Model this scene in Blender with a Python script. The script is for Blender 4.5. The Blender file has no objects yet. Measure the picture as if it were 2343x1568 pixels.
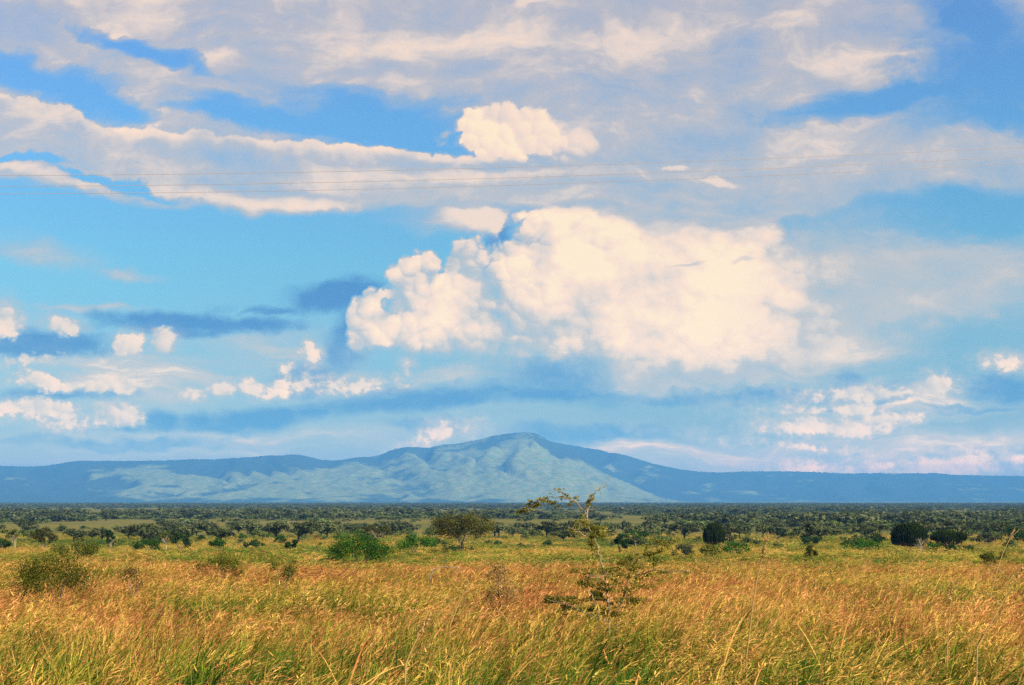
import bpy, math, random
import numpy as np
from mathutils import Vector, Matrix

# ------------------------------------------------------------------ basics
F = 3219.0            # focal length, in units of a 2343-wide picture
CX, HY = 1171.5, 1147.0
CAMZ = 2.6
EXPO = 1.9             # picture exposure, as a factor
HAZE_TOP, HAZE_D = 700.0, 1.18 / 12000
SUN_ELEV = math.radians(33)
SUN_AZ = math.radians(-40)      # from +X, turned towards the viewer's back
sc = bpy.context.scene
C = sc.collection
R = random.Random(7)

def lin(r, g, b):
    f = lambda c: c / 12.92 if c <= .04045 else ((c + .055) / 1.055) ** 2.4
    return (f(r / 255), f(g / 255), f(b / 255))

def smooth(a, b, x):
    t = np.clip((np.asarray(x, float) - a) / (b - a), 0, 1)
    return t * t * (3 - 2 * t)

# value noise for terrain and masks
_tab = np.random.RandomState(3).rand(256, 256)
def vnoise(x, y):
    x = np.asarray(x, float); y = np.asarray(y, float)
    xi = np.floor(x).astype(int); yi = np.floor(y).astype(int)
    fx = x - xi; fy = y - yi
    fx = fx * fx * (3 - 2 * fx); fy = fy * fy * (3 - 2 * fy)
    a = _tab[xi % 256, yi % 256]; b = _tab[(xi + 1) % 256, yi % 256]
    c = _tab[xi % 256, (yi + 1) % 256]; d = _tab[(xi + 1) % 256, (yi + 1) % 256]
    return (a * (1 - fx) + b * fx) * (1 - fy) + (c * (1 - fx) + d * fx) * fy
def fbm(x, y, o=4, g=.5):
    s = 0; a = 1; t = 0
    for k in range(o):
        s = s + a * vnoise(x * 2 ** k + 17.3 * k, y * 2 ** k + 9.1 * k); t += a; a *= g
    return s / t

PY = [-400, 10, 40, 80, 110, 143, 230, 400, 700, 1500, 4000, 60000]
PZ = [0, 0, -.45, -1.6, -2.3, -2.95, -5.2, -7.2, -8.0, -8.6, -9.0, -9.0]
def ground_z(x, y):
    x = np.asarray(x, float); y = np.asarray(y, float)
    z = (np.interp(y - 6, PY, PZ) + np.interp(y, PY, PZ) + np.interp(y + 6, PY, PZ)) / 3
    d = np.hypot(x, y)
    z = z + .16 * (fbm(x / 7 + 40, y / 7 + 40, 3) - .5) * smooth(4, 14, d)
    z = z + 1.6 * (fbm(x / 140 + 60, y / 140 + 60, 3) - .5) * smooth(180, 700, d)
    return z

def at(X, Y, d):
    """the point at distance d that a viewer sees in direction X, Y"""
    return Vector(((X - CX) / F * d, d, CAMZ + (HY - Y) / F * d))

# ------------------------------------------------------------------ mesh helpers
def mesh_obj(name, V, Q, mat, parent=None, tint=None, smooth_shade=False, link=True, origin=None):
    V = np.asarray(V, np.float32).reshape(-1, 3); Q = np.asarray(Q, np.int32).reshape(-1, 4)
    if origin is not None:
        V = V - np.asarray(origin, np.float32)
    me = bpy.data.meshes.new(name)
    me.vertices.add(len(V)); me.vertices.foreach_set('co', V.ravel())
    me.loops.add(len(Q) * 4); me.loops.foreach_set('vertex_index', Q.ravel())
    me.polygons.add(len(Q)); me.polygons.foreach_set('loop_start', np.arange(0, len(Q) * 4, 4, dtype=np.int32))
    if smooth_shade:
        me.polygons.foreach_set('use_smooth', np.ones(len(Q), bool))
    if tint is not None:
        a = me.attributes.new('tint', 'FLOAT', 'POINT'); a.data.foreach_set('value', np.asarray(tint, np.float32))
    me.update(calc_edges=True); me.validate()
    me.materials.append(mat)
    o = bpy.data.objects.new(name, me)
    if link: C.objects.link(o)
    if parent is not None: o.parent = parent
    if origin is not None and parent is None: o.location = origin
    return o

class MB:
    def __init__(s): s.V = []; s.Q = []; s.T = []; s.n = 0
    def add(s, V, Q, T):
        s.V.append(np.asarray(V, float)); s.Q.append(np.asarray(Q, int) + s.n)
        s.T.append(np.full(len(V), T) if np.isscalar(T) else np.asarray(T)); s.n += len(V)
    def tube(s, pts, rad, k=6, t=.5):
        pts = [Vector(p) for p in pts]; V = []
        for i, p in enumerate(pts):
            a = pts[max(0, i - 1)]; b = pts[min(len(pts) - 1, i + 1)]
            d = (b - a).normalized() if (b - a).length > 1e-9 else Vector((0, 0, 1))
            u = d.orthogonal().normalized() if i == 0 else (u - d * u.dot(d)).normalized()
            w = d.cross(u)
            r = rad[i] if hasattr(rad, '__len__') else rad
            for j in range(k):
                an = 2 * math.pi * j / k
                V.append(p + u * math.cos(an) * r + w * math.sin(an) * r)
        Q = []
        for i in range(len(pts) - 1):
            for j in range(k):
                j2 = (j + 1) % k
                Q.append((i * k + j, i * k + j2, (i + 1) * k + j2, (i + 1) * k + j))
        s.add([tuple(v) for v in V], Q, t)
    def leaves(s, P, size, rng, T, aspect=.55, out=None):
        """P: n x 3 leaf centres; diamond leaves turned at random (partly along out)"""
        n = len(P)
        if n == 0: return
        nr = rng.normal(size=(n, 3))
        if out is not None: nr = nr * .75 + out * .9
        nr /= np.linalg.norm(nr, axis=1)[:, None] + 1e-9
        a = np.cross(nr, rng.normal(size=(n, 3))); a /= np.linalg.norm(a, axis=1)[:, None] + 1e-9
        b = np.cross(nr, a)
        L = (size * rng.uniform(.6, 1.4, n))[:, None]
        bend = nr * L * .15
        V = np.stack([P - a * L * .5 - bend, P + b * L * aspect * .5, P + a * L * .5 - bend, P - b * L * aspect * .5], 1).reshape(-1, 3)
        Q = np.arange(n * 4).reshape(-1, 4)
        s.add(V, Q, np.repeat(T, 4))
    def build(s, name, mat, parent=None, **k):
        return mesh_obj(name, np.concatenate(s.V), np.concatenate(s.Q), mat, parent, np.concatenate(s.T), **k)

def tag(o, label=None, cat=None, group=None, kind=None):
    if label: o['label'] = label
    if cat: o['category'] = cat
    if group: o['group'] = group
    if kind: o['kind'] = kind
    return o

def empty(name, loc):
    e = bpy.data.objects.new(name, None); C.objects.link(e); e.location = loc
    e.empty_display_size = .3
    return e

# ------------------------------------------------------------------ node helper
class G:
    def __init__(s, nt): s.nt = nt
    def n(s, t, **p):
        x = s.nt.nodes.new(t)
        for k, v in p.items(): setattr(x, k, v)
        return x
    def put(s, sock, v):
        if isinstance(v, bpy.types.NodeSocket): s.nt.links.new(v, sock)
        elif v is not None:
            try: sock.default_value = v
            except Exception: sock.default_value = tuple(v) + (1.0,)
    def m(s, op, a, b=None, c=None, clamp=False):
        x = s.n('ShaderNodeMath', operation=op, use_clamp=clamp)
        for i, v in enumerate((a, b, c)):
            if v is not None: s.put(x.inputs[i], v)
        return x.outputs[0]
    def vm(s, op, a, b=None, scale=None, c=None):
        x = s.n('ShaderNodeVectorMath', operation=op)
        s.put(x.inputs[0], a)
        if b is not None: s.put(x.inputs[1], b)
        if c is not None: s.put(x.inputs[2], c)
        if scale is not None: s.put(x.inputs['Scale'], scale)
        return x.outputs['Value'] if op in ('LENGTH', 'DOT_PRODUCT', 'DISTANCE') else x.outputs['Vector']
    def ss(s, v, a, b, lo=0., hi=1.):
        x = s.n('ShaderNodeMapRange', interpolation_type='SMOOTHSTEP')
        s.put(x.inputs['Value'], v); s.put(x.inputs['From Min'], a); s.put(x.inputs['From Max'], b)
        s.put(x.inputs['To Min'], lo); s.put(x.inputs['To Max'], hi)
        return x.outputs['Result']
    def noise(s, v, scale, detail=4, rough=.5, color=False, dist=0., dims='3D'):
        x = s.n('ShaderNodeTexNoise', noise_dimensions=dims)
        if v is not None: s.put(x.inputs['Vector'], v)
        x.inputs['Scale'].default_value = scale; x.inputs['Detail'].default_value = detail
        x.inputs['Roughness'].default_value = rough; x.inputs['Distortion'].default_value = dist
        return x.outputs['Color' if color else 0]
    def mix(s, f, a, b):
        x = s.n('ShaderNodeMix', data_type='RGBA')
        s.put(x.inputs['Factor'], f); s.put(x.inputs[6], a); s.put(x.inputs[7], b)
        return x.outputs[2]
    def mixf(s, f, a, b):
        x = s.n('ShaderNodeMix', data_type='FLOAT')
        s.put(x.inputs[0], f); s.put(x.inputs[2], a); s.put(x.inputs[3], b)
        return x.outputs[0]
    def ramp(s, f, stops, interp='LINEAR'):
        x = s.n('ShaderNodeValToRGB'); cr = x.color_ramp; cr.interpolation = interp
        while len(cr.elements) < len(stops): cr.elements.new(.5)
        for e, (p, c) in zip(cr.elements, stops): e.position = p; e.color = tuple(c) + (1,)
        s.put(x.inputs[0], f); return x.outputs[0]
    def curve(s, v, pts, x0, x1, y0, y1):
        """piecewise curve y(v) through pts, as a Float Curve"""
        t = s.n('ShaderNodeMapRange'); s.put(t.inputs[0], v); t.inputs[1].default_value = x0; t.inputs[2].default_value = x1
        c = s.n('ShaderNodeFloatCurve'); cu = c.mapping.curves[0]
        P = [((x - x0) / (x1 - x0), (y - y0) / (y1 - y0)) for x, y in pts]
        cu.points[0].location = P[0]; cu.points[1].location = P[-1]
        for p in P[1:-1]: cu.points.new(*p)
        for p in cu.points: p.handle_type = 'VECTOR'
        c.mapping.update()
        s.nt.links.new(t.outputs[0], c.inputs['Value'])
        return s.m('MULTIPLY_ADD', c.outputs[0], y1 - y0, y0)
    def blobs(s, P, L, k=.15, absolute=False):
        """smallest normalised distance to a list of ellipses (cx, cy, rx, ry, degrees)"""
        r = None
        if not hasattr(s, 'rot'): s.rot = {}
        for e in sorted(L, key=lambda e: round((e[4] if len(e) > 4 else 0) / 5)):
            cx, cy, rx, ry = e[:4]; q = round((e[4] if len(e) > 4 else 0) / 5) * 5
            ca, sa = math.cos(math.radians(q)), math.sin(math.radians(q))
            key = (P.node.name, q)
            if q and key not in s.rot:
                c = s.n('ShaderNodeCombineXYZ')
                s.put(c.inputs[0], s.vm('DOT_PRODUCT', P, (ca, sa, 0))); s.put(c.inputs[1], s.vm('DOT_PRODUCT', P, (-sa, ca, 0)))
                s.rot[key] = c.outputs[0]
            S = s.rot[key] if q else P
            ux, uy = cx * ca + cy * sa, -cx * sa + cy * ca
            l = s.vm('LENGTH', s.vm('MULTIPLY_ADD', S, (1 / rx, 1 / ry, 0), c=(-ux / rx, -uy / ry, 0)))
            if absolute: l = s.m('MULTIPLY_ADD', l, min(rx, ry), -min(rx, ry))
            r = l if r is None else s.m('SMOOTH_MIN', r, l, k)
        return r

# ------------------------------------------------------------------ camera, sun, render
cam = bpy.data.cameras.new('camera'); co = bpy.data.objects.new('camera', cam); C.objects.link(co)
co.location = (0, 0, CAMZ); co.rotation_euler = (math.pi / 2, 0, 0)
cam.sensor_width = 36; cam.lens = 36 * F / 2343; cam.shift_y = (501.1 - 342.5) / 1024
cam.clip_start = .1; cam.clip_end = 200000
sc.camera = co
sd = Vector((math.cos(SUN_ELEV) * math.cos(SUN_AZ), math.cos(SUN_ELEV) * math.sin(SUN_AZ), math.sin(SUN_ELEV)))
sl = bpy.data.lights.new('sun', 'SUN'); sl.energy = 5.0; sl.angle = math.radians(.5); sl.color = (1, .9, .74)
so = bpy.data.objects.new('sun', sl); C.objects.link(so); so.rotation_euler = sd.to_track_quat('Z', 'Y').to_euler()
so.location = (20, -5, 30)
sc.view_settings.view_transform = 'Standard'; sc.view_settings.look = 'None'
sc.view_settings.exposure = math.log2(EXPO); sc.view_settings.gamma = 1
sc.render.engine = 'CYCLES'
sc.cycles.max_bounces = 5; sc.cycles.diffuse_bounces = 3; sc.cycles.transmission_bounces = 3
sc.cycles.volume_bounces = 0; sc.cycles.caustics_reflective = False; sc.cycles.caustics_refractive = False
sc.cycles.use_denoising = False
# ------------------------------------------------------------------ sky
def build_world():
    w = bpy.data.worlds.new('World'); sc.world = w; w.use_nodes = True
    nt = w.node_tree; nt.nodes.clear(); g = G(nt)
    w.cycles.sampling_method = 'MANUAL'; w.cycles.sample_map_resolution = 512
    tc = g.n('ShaderNodeTexCoord').outputs['Generated']
    sep = g.n('ShaderNodeSeparateXYZ'); g.put(sep.inputs[0], tc)
    yy = g.m('MAXIMUM', sep.outputs[1], .15)
    X = g.m('MULTIPLY_ADD', g.m('DIVIDE', sep.outputs[0], yy), F / 1000, CX / 1000)
    Y = g.m('MULTIPLY_ADD', g.m('DIVIDE', sep.outputs[2], yy), -F / 1000, HY / 1000)
    def comb(x, y):
        c = g.n('ShaderNodeCombineXYZ'); g.put(c.inputs[0], x); g.put(c.inputs[1], y); return c.outputs[0]
    P = comb(X, Y)
    def warp(src, scale, amp, detail, off=0., rough=.55, yscale=1.):
        v = g.vm('MULTIPLY_ADD', src, (1, yscale, 1), c=(off, off, off))
        nz = g.noise(v, scale, detail, rough, color=True)
        return g.vm('MULTIPLY_ADD', g.vm('SUBTRACT', nz, (.5, .5, .5)), (amp, amp, 0), c=src)
    Pl = warp(P, 2.5, .16, 4, 3.1, yscale=1.6)          # slow drift for the sheets
    Ps = warp(Pl, 12, .05, 6, 7.7, .6, yscale=1.5)       # ragged sheet edges
    Pm = warp(P, 6, .03, 2, 1.3, .5)
    Pc = warp(Pm, 15, .055, 6, 5.5, .60)                  # cumulus edges
    n_mott = g.noise(g.vm('MULTIPLY', Ps, (1, 2.2, 1)), 4.5, 8, .58)
    n_streak = g.noise(g.vm('MULTIPLY', Pl, (1, 7, 1)), 2.2, 7, .6)
    n_fine = g.noise(g.vm('MULTIPLY', Ps, (1, 1.6, 1)), 16, 6, .62)
    mott = g.m('SUBTRACT', n_mott, .5); streak = g.m('SUBTRACT', n_streak, .5); fine = g.m('SUBTRACT', n_fine, .5)

    def dome(src, scale):
        """round lobes: 1 in the middle of each, falling towards the seams"""
        v = g.n('ShaderNodeTexVoronoi', feature='F1', voronoi_dimensions='2D')
        g.put(v.inputs['Vector'], src); v.inputs['Scale'].default_value = scale
        v.inputs['Detail'].default_value = 0
        return g.m('SUBTRACT', 1.0, g.m('POWER', v.outputs['Distance'], 1.7))

    # clear sky
    sky = g.n('ShaderNodeTexSky', sky_type='NISHITA'); sky.sun_disc = False
    sky.sun_elevation = SUN_ELEV; sky.sun_rotation = math.pi / 2 - SUN_AZ
    sky.altitude = 900; sky.air_density = 1.0; sky.dust_density = .3; sky.ozone_density = 3.0
    base = sky.outputs[0]
    # the photograph's sky is a stronger blue than the bare model: grade it, most strongly low down
    tint = g.ramp(g.m('DIVIDE', Y, 1.147, clamp=True), [(p, tuple(c / 2.5 for c in t)) for p, t in SKY_GRADE])
    tint = g.vm('SCALE', tint, scale=2.5)
    base = g.vm('MULTIPLY', base, tint)

    # ---- low stratus: dark blue bands (d) and thin pale veils (w)
    def soft(L, a=1.15, b=.25, src=None):
        return g.ss(g.blobs(src if src is not None else Ps, L), a, b)
    dark = soft([(.10, .787, .17, .034), (.43, .738, .26, .024, 2), (.76, .675, .12, .037, -4), (.62, .707, .08, .008),
                 (.52, .957, .19, .028, -2), (.13, .908, .20, .013), (.95, .912, .40, .027, -3), (1.70, .903, .40, .020, 1),
                 (1.56, .87, .30, .045, -4), (1.30, .855, .18, .055), (.80, .78, .05, .09, 20), (.72, .86, .10, .05),
                 (1.92, .868, .05, .03), (1.95, .935, .16, .007), (2.22, .955, .14, .010), (2.30, .90, .12, .05),
                 (1.13, .59, .035, .10, 12), (1.00, .975, .12, .02), (1.35, .985, .2, .03), (.30, 1.005, .35, .02)], 1.25, .35)
    veil = soft([(2.15, .64, .40, .12, 4), (2.15, .66, .40, .13, 4), (1.95, .79, .22, .08), (2.2, .58, .3, .05, -5), (2.05, .93, .28, .07), (2.2, 1.04, .35, .05),
                 (.62, .80, .22, .07), (.30, .86, .40, .09), (.55, 1.00, .6, .035), (1.55, 1.02, .6, .05),
                 (.20, .70, .18, .018, 2), (.06, .565, .20, .040, 8), (.28, .614, .11, .014, 5),
                 (1.62, .80, .45, .11), (1.1, .855, .22, .03, -5), (1.05, .50, .24, .045, 4)], 1.25, .1)
    v2 = g.m('MULTIPLY', veil, g.m('MULTIPLY_ADD', streak, 1.5, .56))
    v2 = g.m('ADD', v2, g.m('MULTIPLY', g.ss(Y, .5, 1.05), g.m('MULTIPLY_ADD', streak, .8, .12)))
    w = g.m('MULTIPLY', v2, 1.0, clamp=True)
    d = g.m('MULTIPLY', dark, g.m('MULTIPLY_ADD', fine, 1.0, .85), clamp=True)
    w = g.m('MULTIPLY', w, g.m('MULTIPLY_ADD', d, -.75, 1.0))

    # ---- cumulus: billowing bodies, crisp towards the top, torn below
    off = (.012, -.013, 0)
    Pq = g.vm('ADD', Pc, off)
    h1 = dome(Pc, 10.5); h2 = dome(Pc, 29); h3 = dome(Pc, 62)
    q1 = dome(Pq, 10.5); q2 = dome(g.vm('ADD', Pc, (.006, -.0065, 0)), 29)
    hh = g.m('ADD', g.m('MULTIPLY', h1, .034), g.m('ADD', g.m('MULTIPLY', h2, .018), g.m('MULTIPLY', h3, .008)))
    lit = g.m('ADD', g.m('MULTIPLY', g.m('SUBTRACT', h1, q1), .9), g.m('MULTIPLY', g.m('SUBTRACT', h2, q2), .55))
    seam = g.m('ADD', g.m('MULTIPLY', g.m('SUBTRACT', 1.0, h1), .6), g.m('MULTIPLY', g.m('SUBTRACT', 1.0, h2), .4))
    def cumulus(L, amp, k=.02, src=None):
        """depth inside the cloud, in picture units"""
        f = g.blobs(src if src is not None else Pm, L, k, True)
        f = g.m('MULTIPLY', f, -1.0)
        f = g.m('ADD', f, g.m('MULTIPLY', g.m('SUBTRACT', hh, .036), amp))
        return g.m('ADD', f, g.m('MULTIPLY', fine, .022 * amp))
    big = [(1.56, .60, .42, .14), (1.46, .72, .36, .13), (1.62, .80, .24, .08, -10), (1.30, .60, .14, .11), (1.27, .72, .16, .12), (1.86, .63, .20, .14), (1.80, .74, .20, .09), (1.48, .83, .22, .05), (1.17, .68, .09, .08),
           (1.245, .53, .045, .06, 30), (1.50, .51, .29, .05), (1.06, .635, .050, .080, 10), (1.01, .72, .120, .095, -15), (.935, .76, .085, .055), (.930, .645, .060, .034, -35),
           (.985, .612, .036, .034), (1.05, .590, .040, .034), (.836, .735, .036, .062, 10), (.830, .775, .022, .034), (1.12, .755, .14, .085), (1.08, .82, .16, .035, -8)]
    fb = cumulus(big, 1.0)
    rag = g.ss(g.m('ADD', X, g.m('MULTIPLY', fine, .5)), 1.52, 2.08)
    calm = g.ss(X, 1.12, 1.40)
    under = g.ss(g.m('ADD', g.m('ADD', Y, g.m('MULTIPLY', fine, .14)), g.m('MULTIPLY', g.ss(X, 1.35, 1.5), -.03)), .76, .89)
    soften = g.m('MAXIMUM', rag, g.m('MULTIPLY', under, .9))
    ab = g.ss(fb, -.003, g.m('MULTIPLY_ADD', soften, .10, .010))
    ab2 = g.ss(g.m('ADD', fb, g.m('MULTIPLY', g.m('ADD', mott, g.m('MULTIPLY', fine, .6)), .22)), g.m('MULTIPLY_ADD', rag, -.06, -.04), g.m('MULTIPLY_ADD', rag, .09, .09))
    ab = g.mixf(soften, ab, ab2)
    core = g.ss(g.blobs(Pm, [(1.52, .57, .40, .15), (1.60, .70, .32, .12), (1.35, .60, .15, .12), (1.02, .70, .07, .08)], .3), 1.3, .3)
    mott2 = g.m('SUBTRACT', g.noise(Pm, 5, 5, .5), .5)
    deep = g.ss(fb, .0, .10)
    val = g.m('MULTIPLY_ADD', core, .14, .84)
    val = g.m('ADD', val, g.m('MULTIPLY', lit, g.m('MULTIPLY', g.m('MULTIPLY_ADD', deep, -.28, .52), g.m('MULTIPLY_ADD', calm, -.55, 1.0))))
    val = g.m('SUBTRACT', val, g.m('MULTIPLY', g.m('SUBTRACT', seam, .12), g.m('MULTIPLY', g.m('MULTIPLY_ADD', core, -.12, .26), g.m('MULTIPLY_ADD', calm, -.6, 1.0))))
    fold = g.m('SUBTRACT', g.noise(g.vm('MULTIPLY', Pm, (1, 1.4, 1)), 11, 4, .55), .5)
    val = g.m('ADD', val, g.m('ADD', g.m('MULTIPLY', mott2, .75), g.m('MULTIPLY', fold, .65)))
    val = g.m('SUBTRACT', val, g.m('MULTIPLY', soft([(.895, .70, .022, .05, 25), (1.20, .80, .10, .03), (1.13, .67, .05, .03), (.99, .64, .016, .03, 35), (1.06, .83, .12, .03), (1.32, .84, .08, .03), (2.02, .7, .10, .12)], 1.25, .1, Pm), .22))
    val = g.m('SUBTRACT', val, g.m('MULTIPLY', under, .24)); val = g.m('SUBTRACT', val, g.m('MULTIPLY', rag, .10))
    strata = [(.12, .792, .15, .034), (.06, .775, .08, .025), (.40, .738, .20, .022, 3), (.58, .745, .14, .014), (.13, .903, .15, .011), (.375, .965, .05, .028), (.46, .965, .06, .024), (.60, .960, .11, .030, -6), (.70, .945, .10, .018, -5), (.29, .984, .06, .008),
              (.95, .915, .26, .022, -4), (1.25, .905, .20, .016), (.78, .675, .12, .036, -4), (.63, .707, .07, .007)]
    fstr = cumulus(strata, .45, .012)
    fstr = g.m('ADD', fstr, g.m('MULTIPLY', streak, .03))
    astr = g.m('MULTIPLY', g.ss(fstr, -.006, .018), .97)
    w = g.m('MULTIPLY', w, g.m('SUBTRACT', 1.0, g.m('MULTIPLY', astr, .95))); d = g.m('MAXIMUM', d, astr)
    w = g.mixf(ab, w, g.m('MULTIPLY', val, 1.0, clamp=True)); d = g.m('MULTIPLY', d, g.m('SUBTRACT', 1.0, ab))
    # grey wisps drifting in front of it
    wis = g.ss(g.m('ADD', g.blobs(Ps, [(1.565, .590, .045, .007, -8), (1.70, .592, .03, .007), (1.95, .560, .055, .030)], .1), g.m('MULTIPLY', fine, 1.2)), 1.25, .3)
    w = g.mixf(g.m('MULTIPLY', wis, .4), w, .52)
    # anvil shred beside the tower, hard on its right side
    an = g.m('MULTIPLY', g.ss(g.blobs(Ps, [(1.09, .495, .14, .045, 14), (1.13, .52, .05, .045, 20)]), 1.15, .35), g.ss(g.m('ADD', g.m('ADD', X, g.m('MULTIPLY', Y, .55)), g.m('MULTIPLY', fine, .05)), 1.447, 1.432))
    w = g.mixf(an, w, .86)
    # small cumulus puffs along the horizon
    small = [(.015, .732, .030, .034), (.140, .746, .026, .016, 20), (.160, .757, .018, .014, 15), (.295, .792, .040, .024, -8), (.372, .786, .030, .032, -25), (.08, .826, .085, .009, 2),
             (.105, .876, .056, .020, 12), (.145, .886, .05, .014), (.225, .884, .040, .018), (.288, .888, .026, .018), (.415, .902, .05, .008), (.514, .895, .028, .013), (.575, .893, .022, .016), (.645, .890, .05, .016, -8), (.690, .884, .024, .018),
             (.708, .803, .017, .024, -15), (.655, .848, .014, .012), (.07, .935, .11, .018), (.16, .942, .06, .016), (.225, .943, .034, .020, -15), (.280, .952, .045, .020, 15), (.170, .968, .045, .014), (.24, .965, .05, .012),
             (1.02, .985, .060, .015, -18), (1.05, .975, .03, .013), (.84, .880, .09, .014, -4), (.905, .868, .034, .018, -25), (.93, .85, .02, .02),
             (2.12, .890, .058, .018, -8), (2.15, .880, .03, .016), (1.90, .978, .11, .020), (1.86, .97, .05, .018), (2.02, .960, .075, .013, -8), (1.92, .935, .09, .009), (1.89, 1.027, .075, .006, 3),
             (1.88, 1.066, .10, .014), (2.01, 1.068, .08, .018), (2.19, 1.062, .10, .024, -4), (2.32, 1.045, .06, .016), (2.335, .828, .045, .012), (1.95, .900, .07, .015), (2.25, 1.03, .08, .008)]
    fs = cumulus(small, .60, .006)
    fs = g.m('ADD', fs, g.m('MULTIPLY', g.m('SUBTRACT', g.noise(g.vm('MULTIPLY', P, (1, 1.25, 1)), 42, 5, .62), .5), .050))
    bank = g.m('MULTIPLY', g.ss(g.m('ADD', fs, g.m('MULTIPLY', g.m('ADD', mott, streak), .05)), -.045, .02), .5)
    w = g.m('MAXIMUM', w, g.m('MULTIPLY', g.m('MULTIPLY', bank, g.m('SUBTRACT', 1.0, g.m('MULTIPLY', astr, .8))), g.ss(fs, -.05, .0, .9, 1.4)))
    as_ = g.ss(fs, g.m('MULTIPLY_ADD', g.ss(Y, 1.0, 1.1), -.006, -.002), g.m('MULTIPLY_ADD', g.ss(Y, 1.0, 1.1), .026, .014))
    sval = g.m('ADD', .81, g.m('ADD', g.m('MULTIPLY', lit, .30), g.m('MULTIPLY', mott2, .35)))
    sval = g.m('SUBTRACT', sval, g.m('MULTIPLY', seam, .08))
    as_ = g.m('MULTIPLY', as_, g.ss(Y, 1.09, .9, .93, 1.0))
    w = g.mixf(as_, w, g.m('MULTIPLY', sval, 1.0, clamp=True)); d = g.m('MULTIPLY', d, g.m('SUBTRACT', 1.0, as_))

    # ---- second bright head standing above the sheet's lower edge
    f2 = cumulus([(1.11, .305, .065, .060), (1.19, .295, .10, .050, 10), (1.32, .330, .13, .034, 8), (1.24, .345, .17, .024, 4)], .8)
    a2 = g.ss(f2, -.003, g.ss(X, 1.15, 1.45, .010, .05))
    a2 = g.m('MULTIPLY', a2, g.ss(X, 1.50, 1.30, .35, 1.0))
    v2_ = g.m('ADD', g.m('ADD', .93, g.m('MULTIPLY', lit, .40)), g.m('MULTIPLY', mott2, .3))

    out = g.ss(g.m('ADD', g.blobs(Ps, [(1.92, .65, .26, .17), (2.06, .64, .16, .12), (1.76, .81, .24, .08, -8), (1.55, .85, .18, .055)], .1), g.m('ADD', g.m('MULTIPLY', fine, 1.0), g.m('MULTIPLY', mott, 1.6))), 1.3, .45)
    out = g.m('MULTIPLY', g.m('MULTIPLY', out, .8), g.m('SUBTRACT', 1.0, g.m('MULTIPLY', ab, .9)))
    w = g.mixf(out, w, g.m('ADD', .82, g.m('MULTIPLY', mott, .5))); d = g.m('MULTIPLY', d, g.m('SUBTRACT', 1.0, out))
    # ---- the high sheet with its holes
    Xs = g.n('ShaderNodeSeparateXYZ'); g.put(Xs.inputs[0], Ps)
    sx, sy = Xs.outputs[0], Xs.outputs[1]
    bot = g.curve(sx, [(-.6, .40), (0, .438), (.2, .452), (.4, .465), (.55, .478), (.8, .476), (1.0, .464), (1.2, .484), (1.5, .506), (1.75, .505), (1.86, .475), (2.05, .445), (2.4, .43), (2.9, .42)], -.6, 2.9, .3, .6)
    below = g.m('SUBTRACT', bot, sy)
    cov = g.ss(below, -.012, .022)
    holes = g.blobs(Ps, [(.05, .155, .10, .030, 14), (.19, .220, .12, .042, 30), (.28, .268, .07, .020, 20), (.34, .118, .13, .015, 20), 
                         (.90, .292, .19, .056, 4), (.72, .300, .18, .026, 8), (.58, .285, .12, .016, 6), (.50, .278, .05, .012),
                         (.04, .378, .10, .010, 6), (.26, .425, .13, .010, 12),
                         (2.06, .222, .18, .028, -12), (2.28, .17, .16, .090, -10), (2.30, .275, .12, .022, 3), (2.24, .045, .10, .055, 30)], .1)
    hol = g.ss(g.m('ADD', holes, g.m('ADD', g.m('MULTIPLY', fine, 1.3), g.m('MULTIPLY', mott, .8))), .60, 1.95)
    cov = g.m('MULTIPLY', cov, hol)
    low = g.ss(g.m('ADD', g.blobs(Ps, [(2.16, .64, .32, .12, -4), (2.5, .60, .3, .12)], .1), g.m('ADD', g.m('MULTIPLY', fine, 1.2), g.m('MULTIPLY', streak, 1.4))), 1.25, .3)
    w = g.mixf(g.m('MULTIPLY', low, g.m('SUBTRACT', 1.0, ab)), w, g.m('MULTIPLY_ADD', mott, .6, .64))
    lite = soft([(.27, .04, .16, .05, 10), (1.0, .09, .35, .05), (1.37, .10, .20, .04), (.10, .25, .14, .045, 20), (.32, .165, .14, .03, 12), (2.0, .12, .25, .04, -6),
                 (1.9, .285, .18, .025, 2), (.60, .455, .40, .014, 4), (1.1, .40, .5, .02), (.08, .41, .14, .015, 8), (2.3, .222, .10, .012, -4), (1.75, .07, .2, .03)], 1.3, .1, Pl)
    dull = soft([(.58, .20, .28, .035, 12), (1.45, .235, .35, .055, 6), (.45, .372, .20, .018, 4), (1.10, .375, .30, .012, 3), (.04, .06, .10, .05), (1.55, .30, .2, .03, 4), (.62, .43, .2, .012, 3), (1.4, .415, .35, .020), (1.3, .475, .5, .012), (1.65, .45, .3, .02)], 1.3, .1, Pl)
    sval2 = g.m('ADD', .68, g.m('MULTIPLY', lite, .12))
    sval2 = g.m('SUBTRACT', sval2, g.m('MULTIPLY', dull, .12))
    sval2 = g.m('ADD', sval2, g.m('MULTIPLY', mott, .75)); sval2 = g.m('ADD', sval2, g.m('MULTIPLY', fine, .22)); sval2 = g.m('ADD', sval2, g.m('MULTIPLY', streak, .25))
    thin = g.ss(X, 1.4, 2.2, 0, .08)
    sval2 = g.m('SUBTRACT', sval2, thin)
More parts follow.
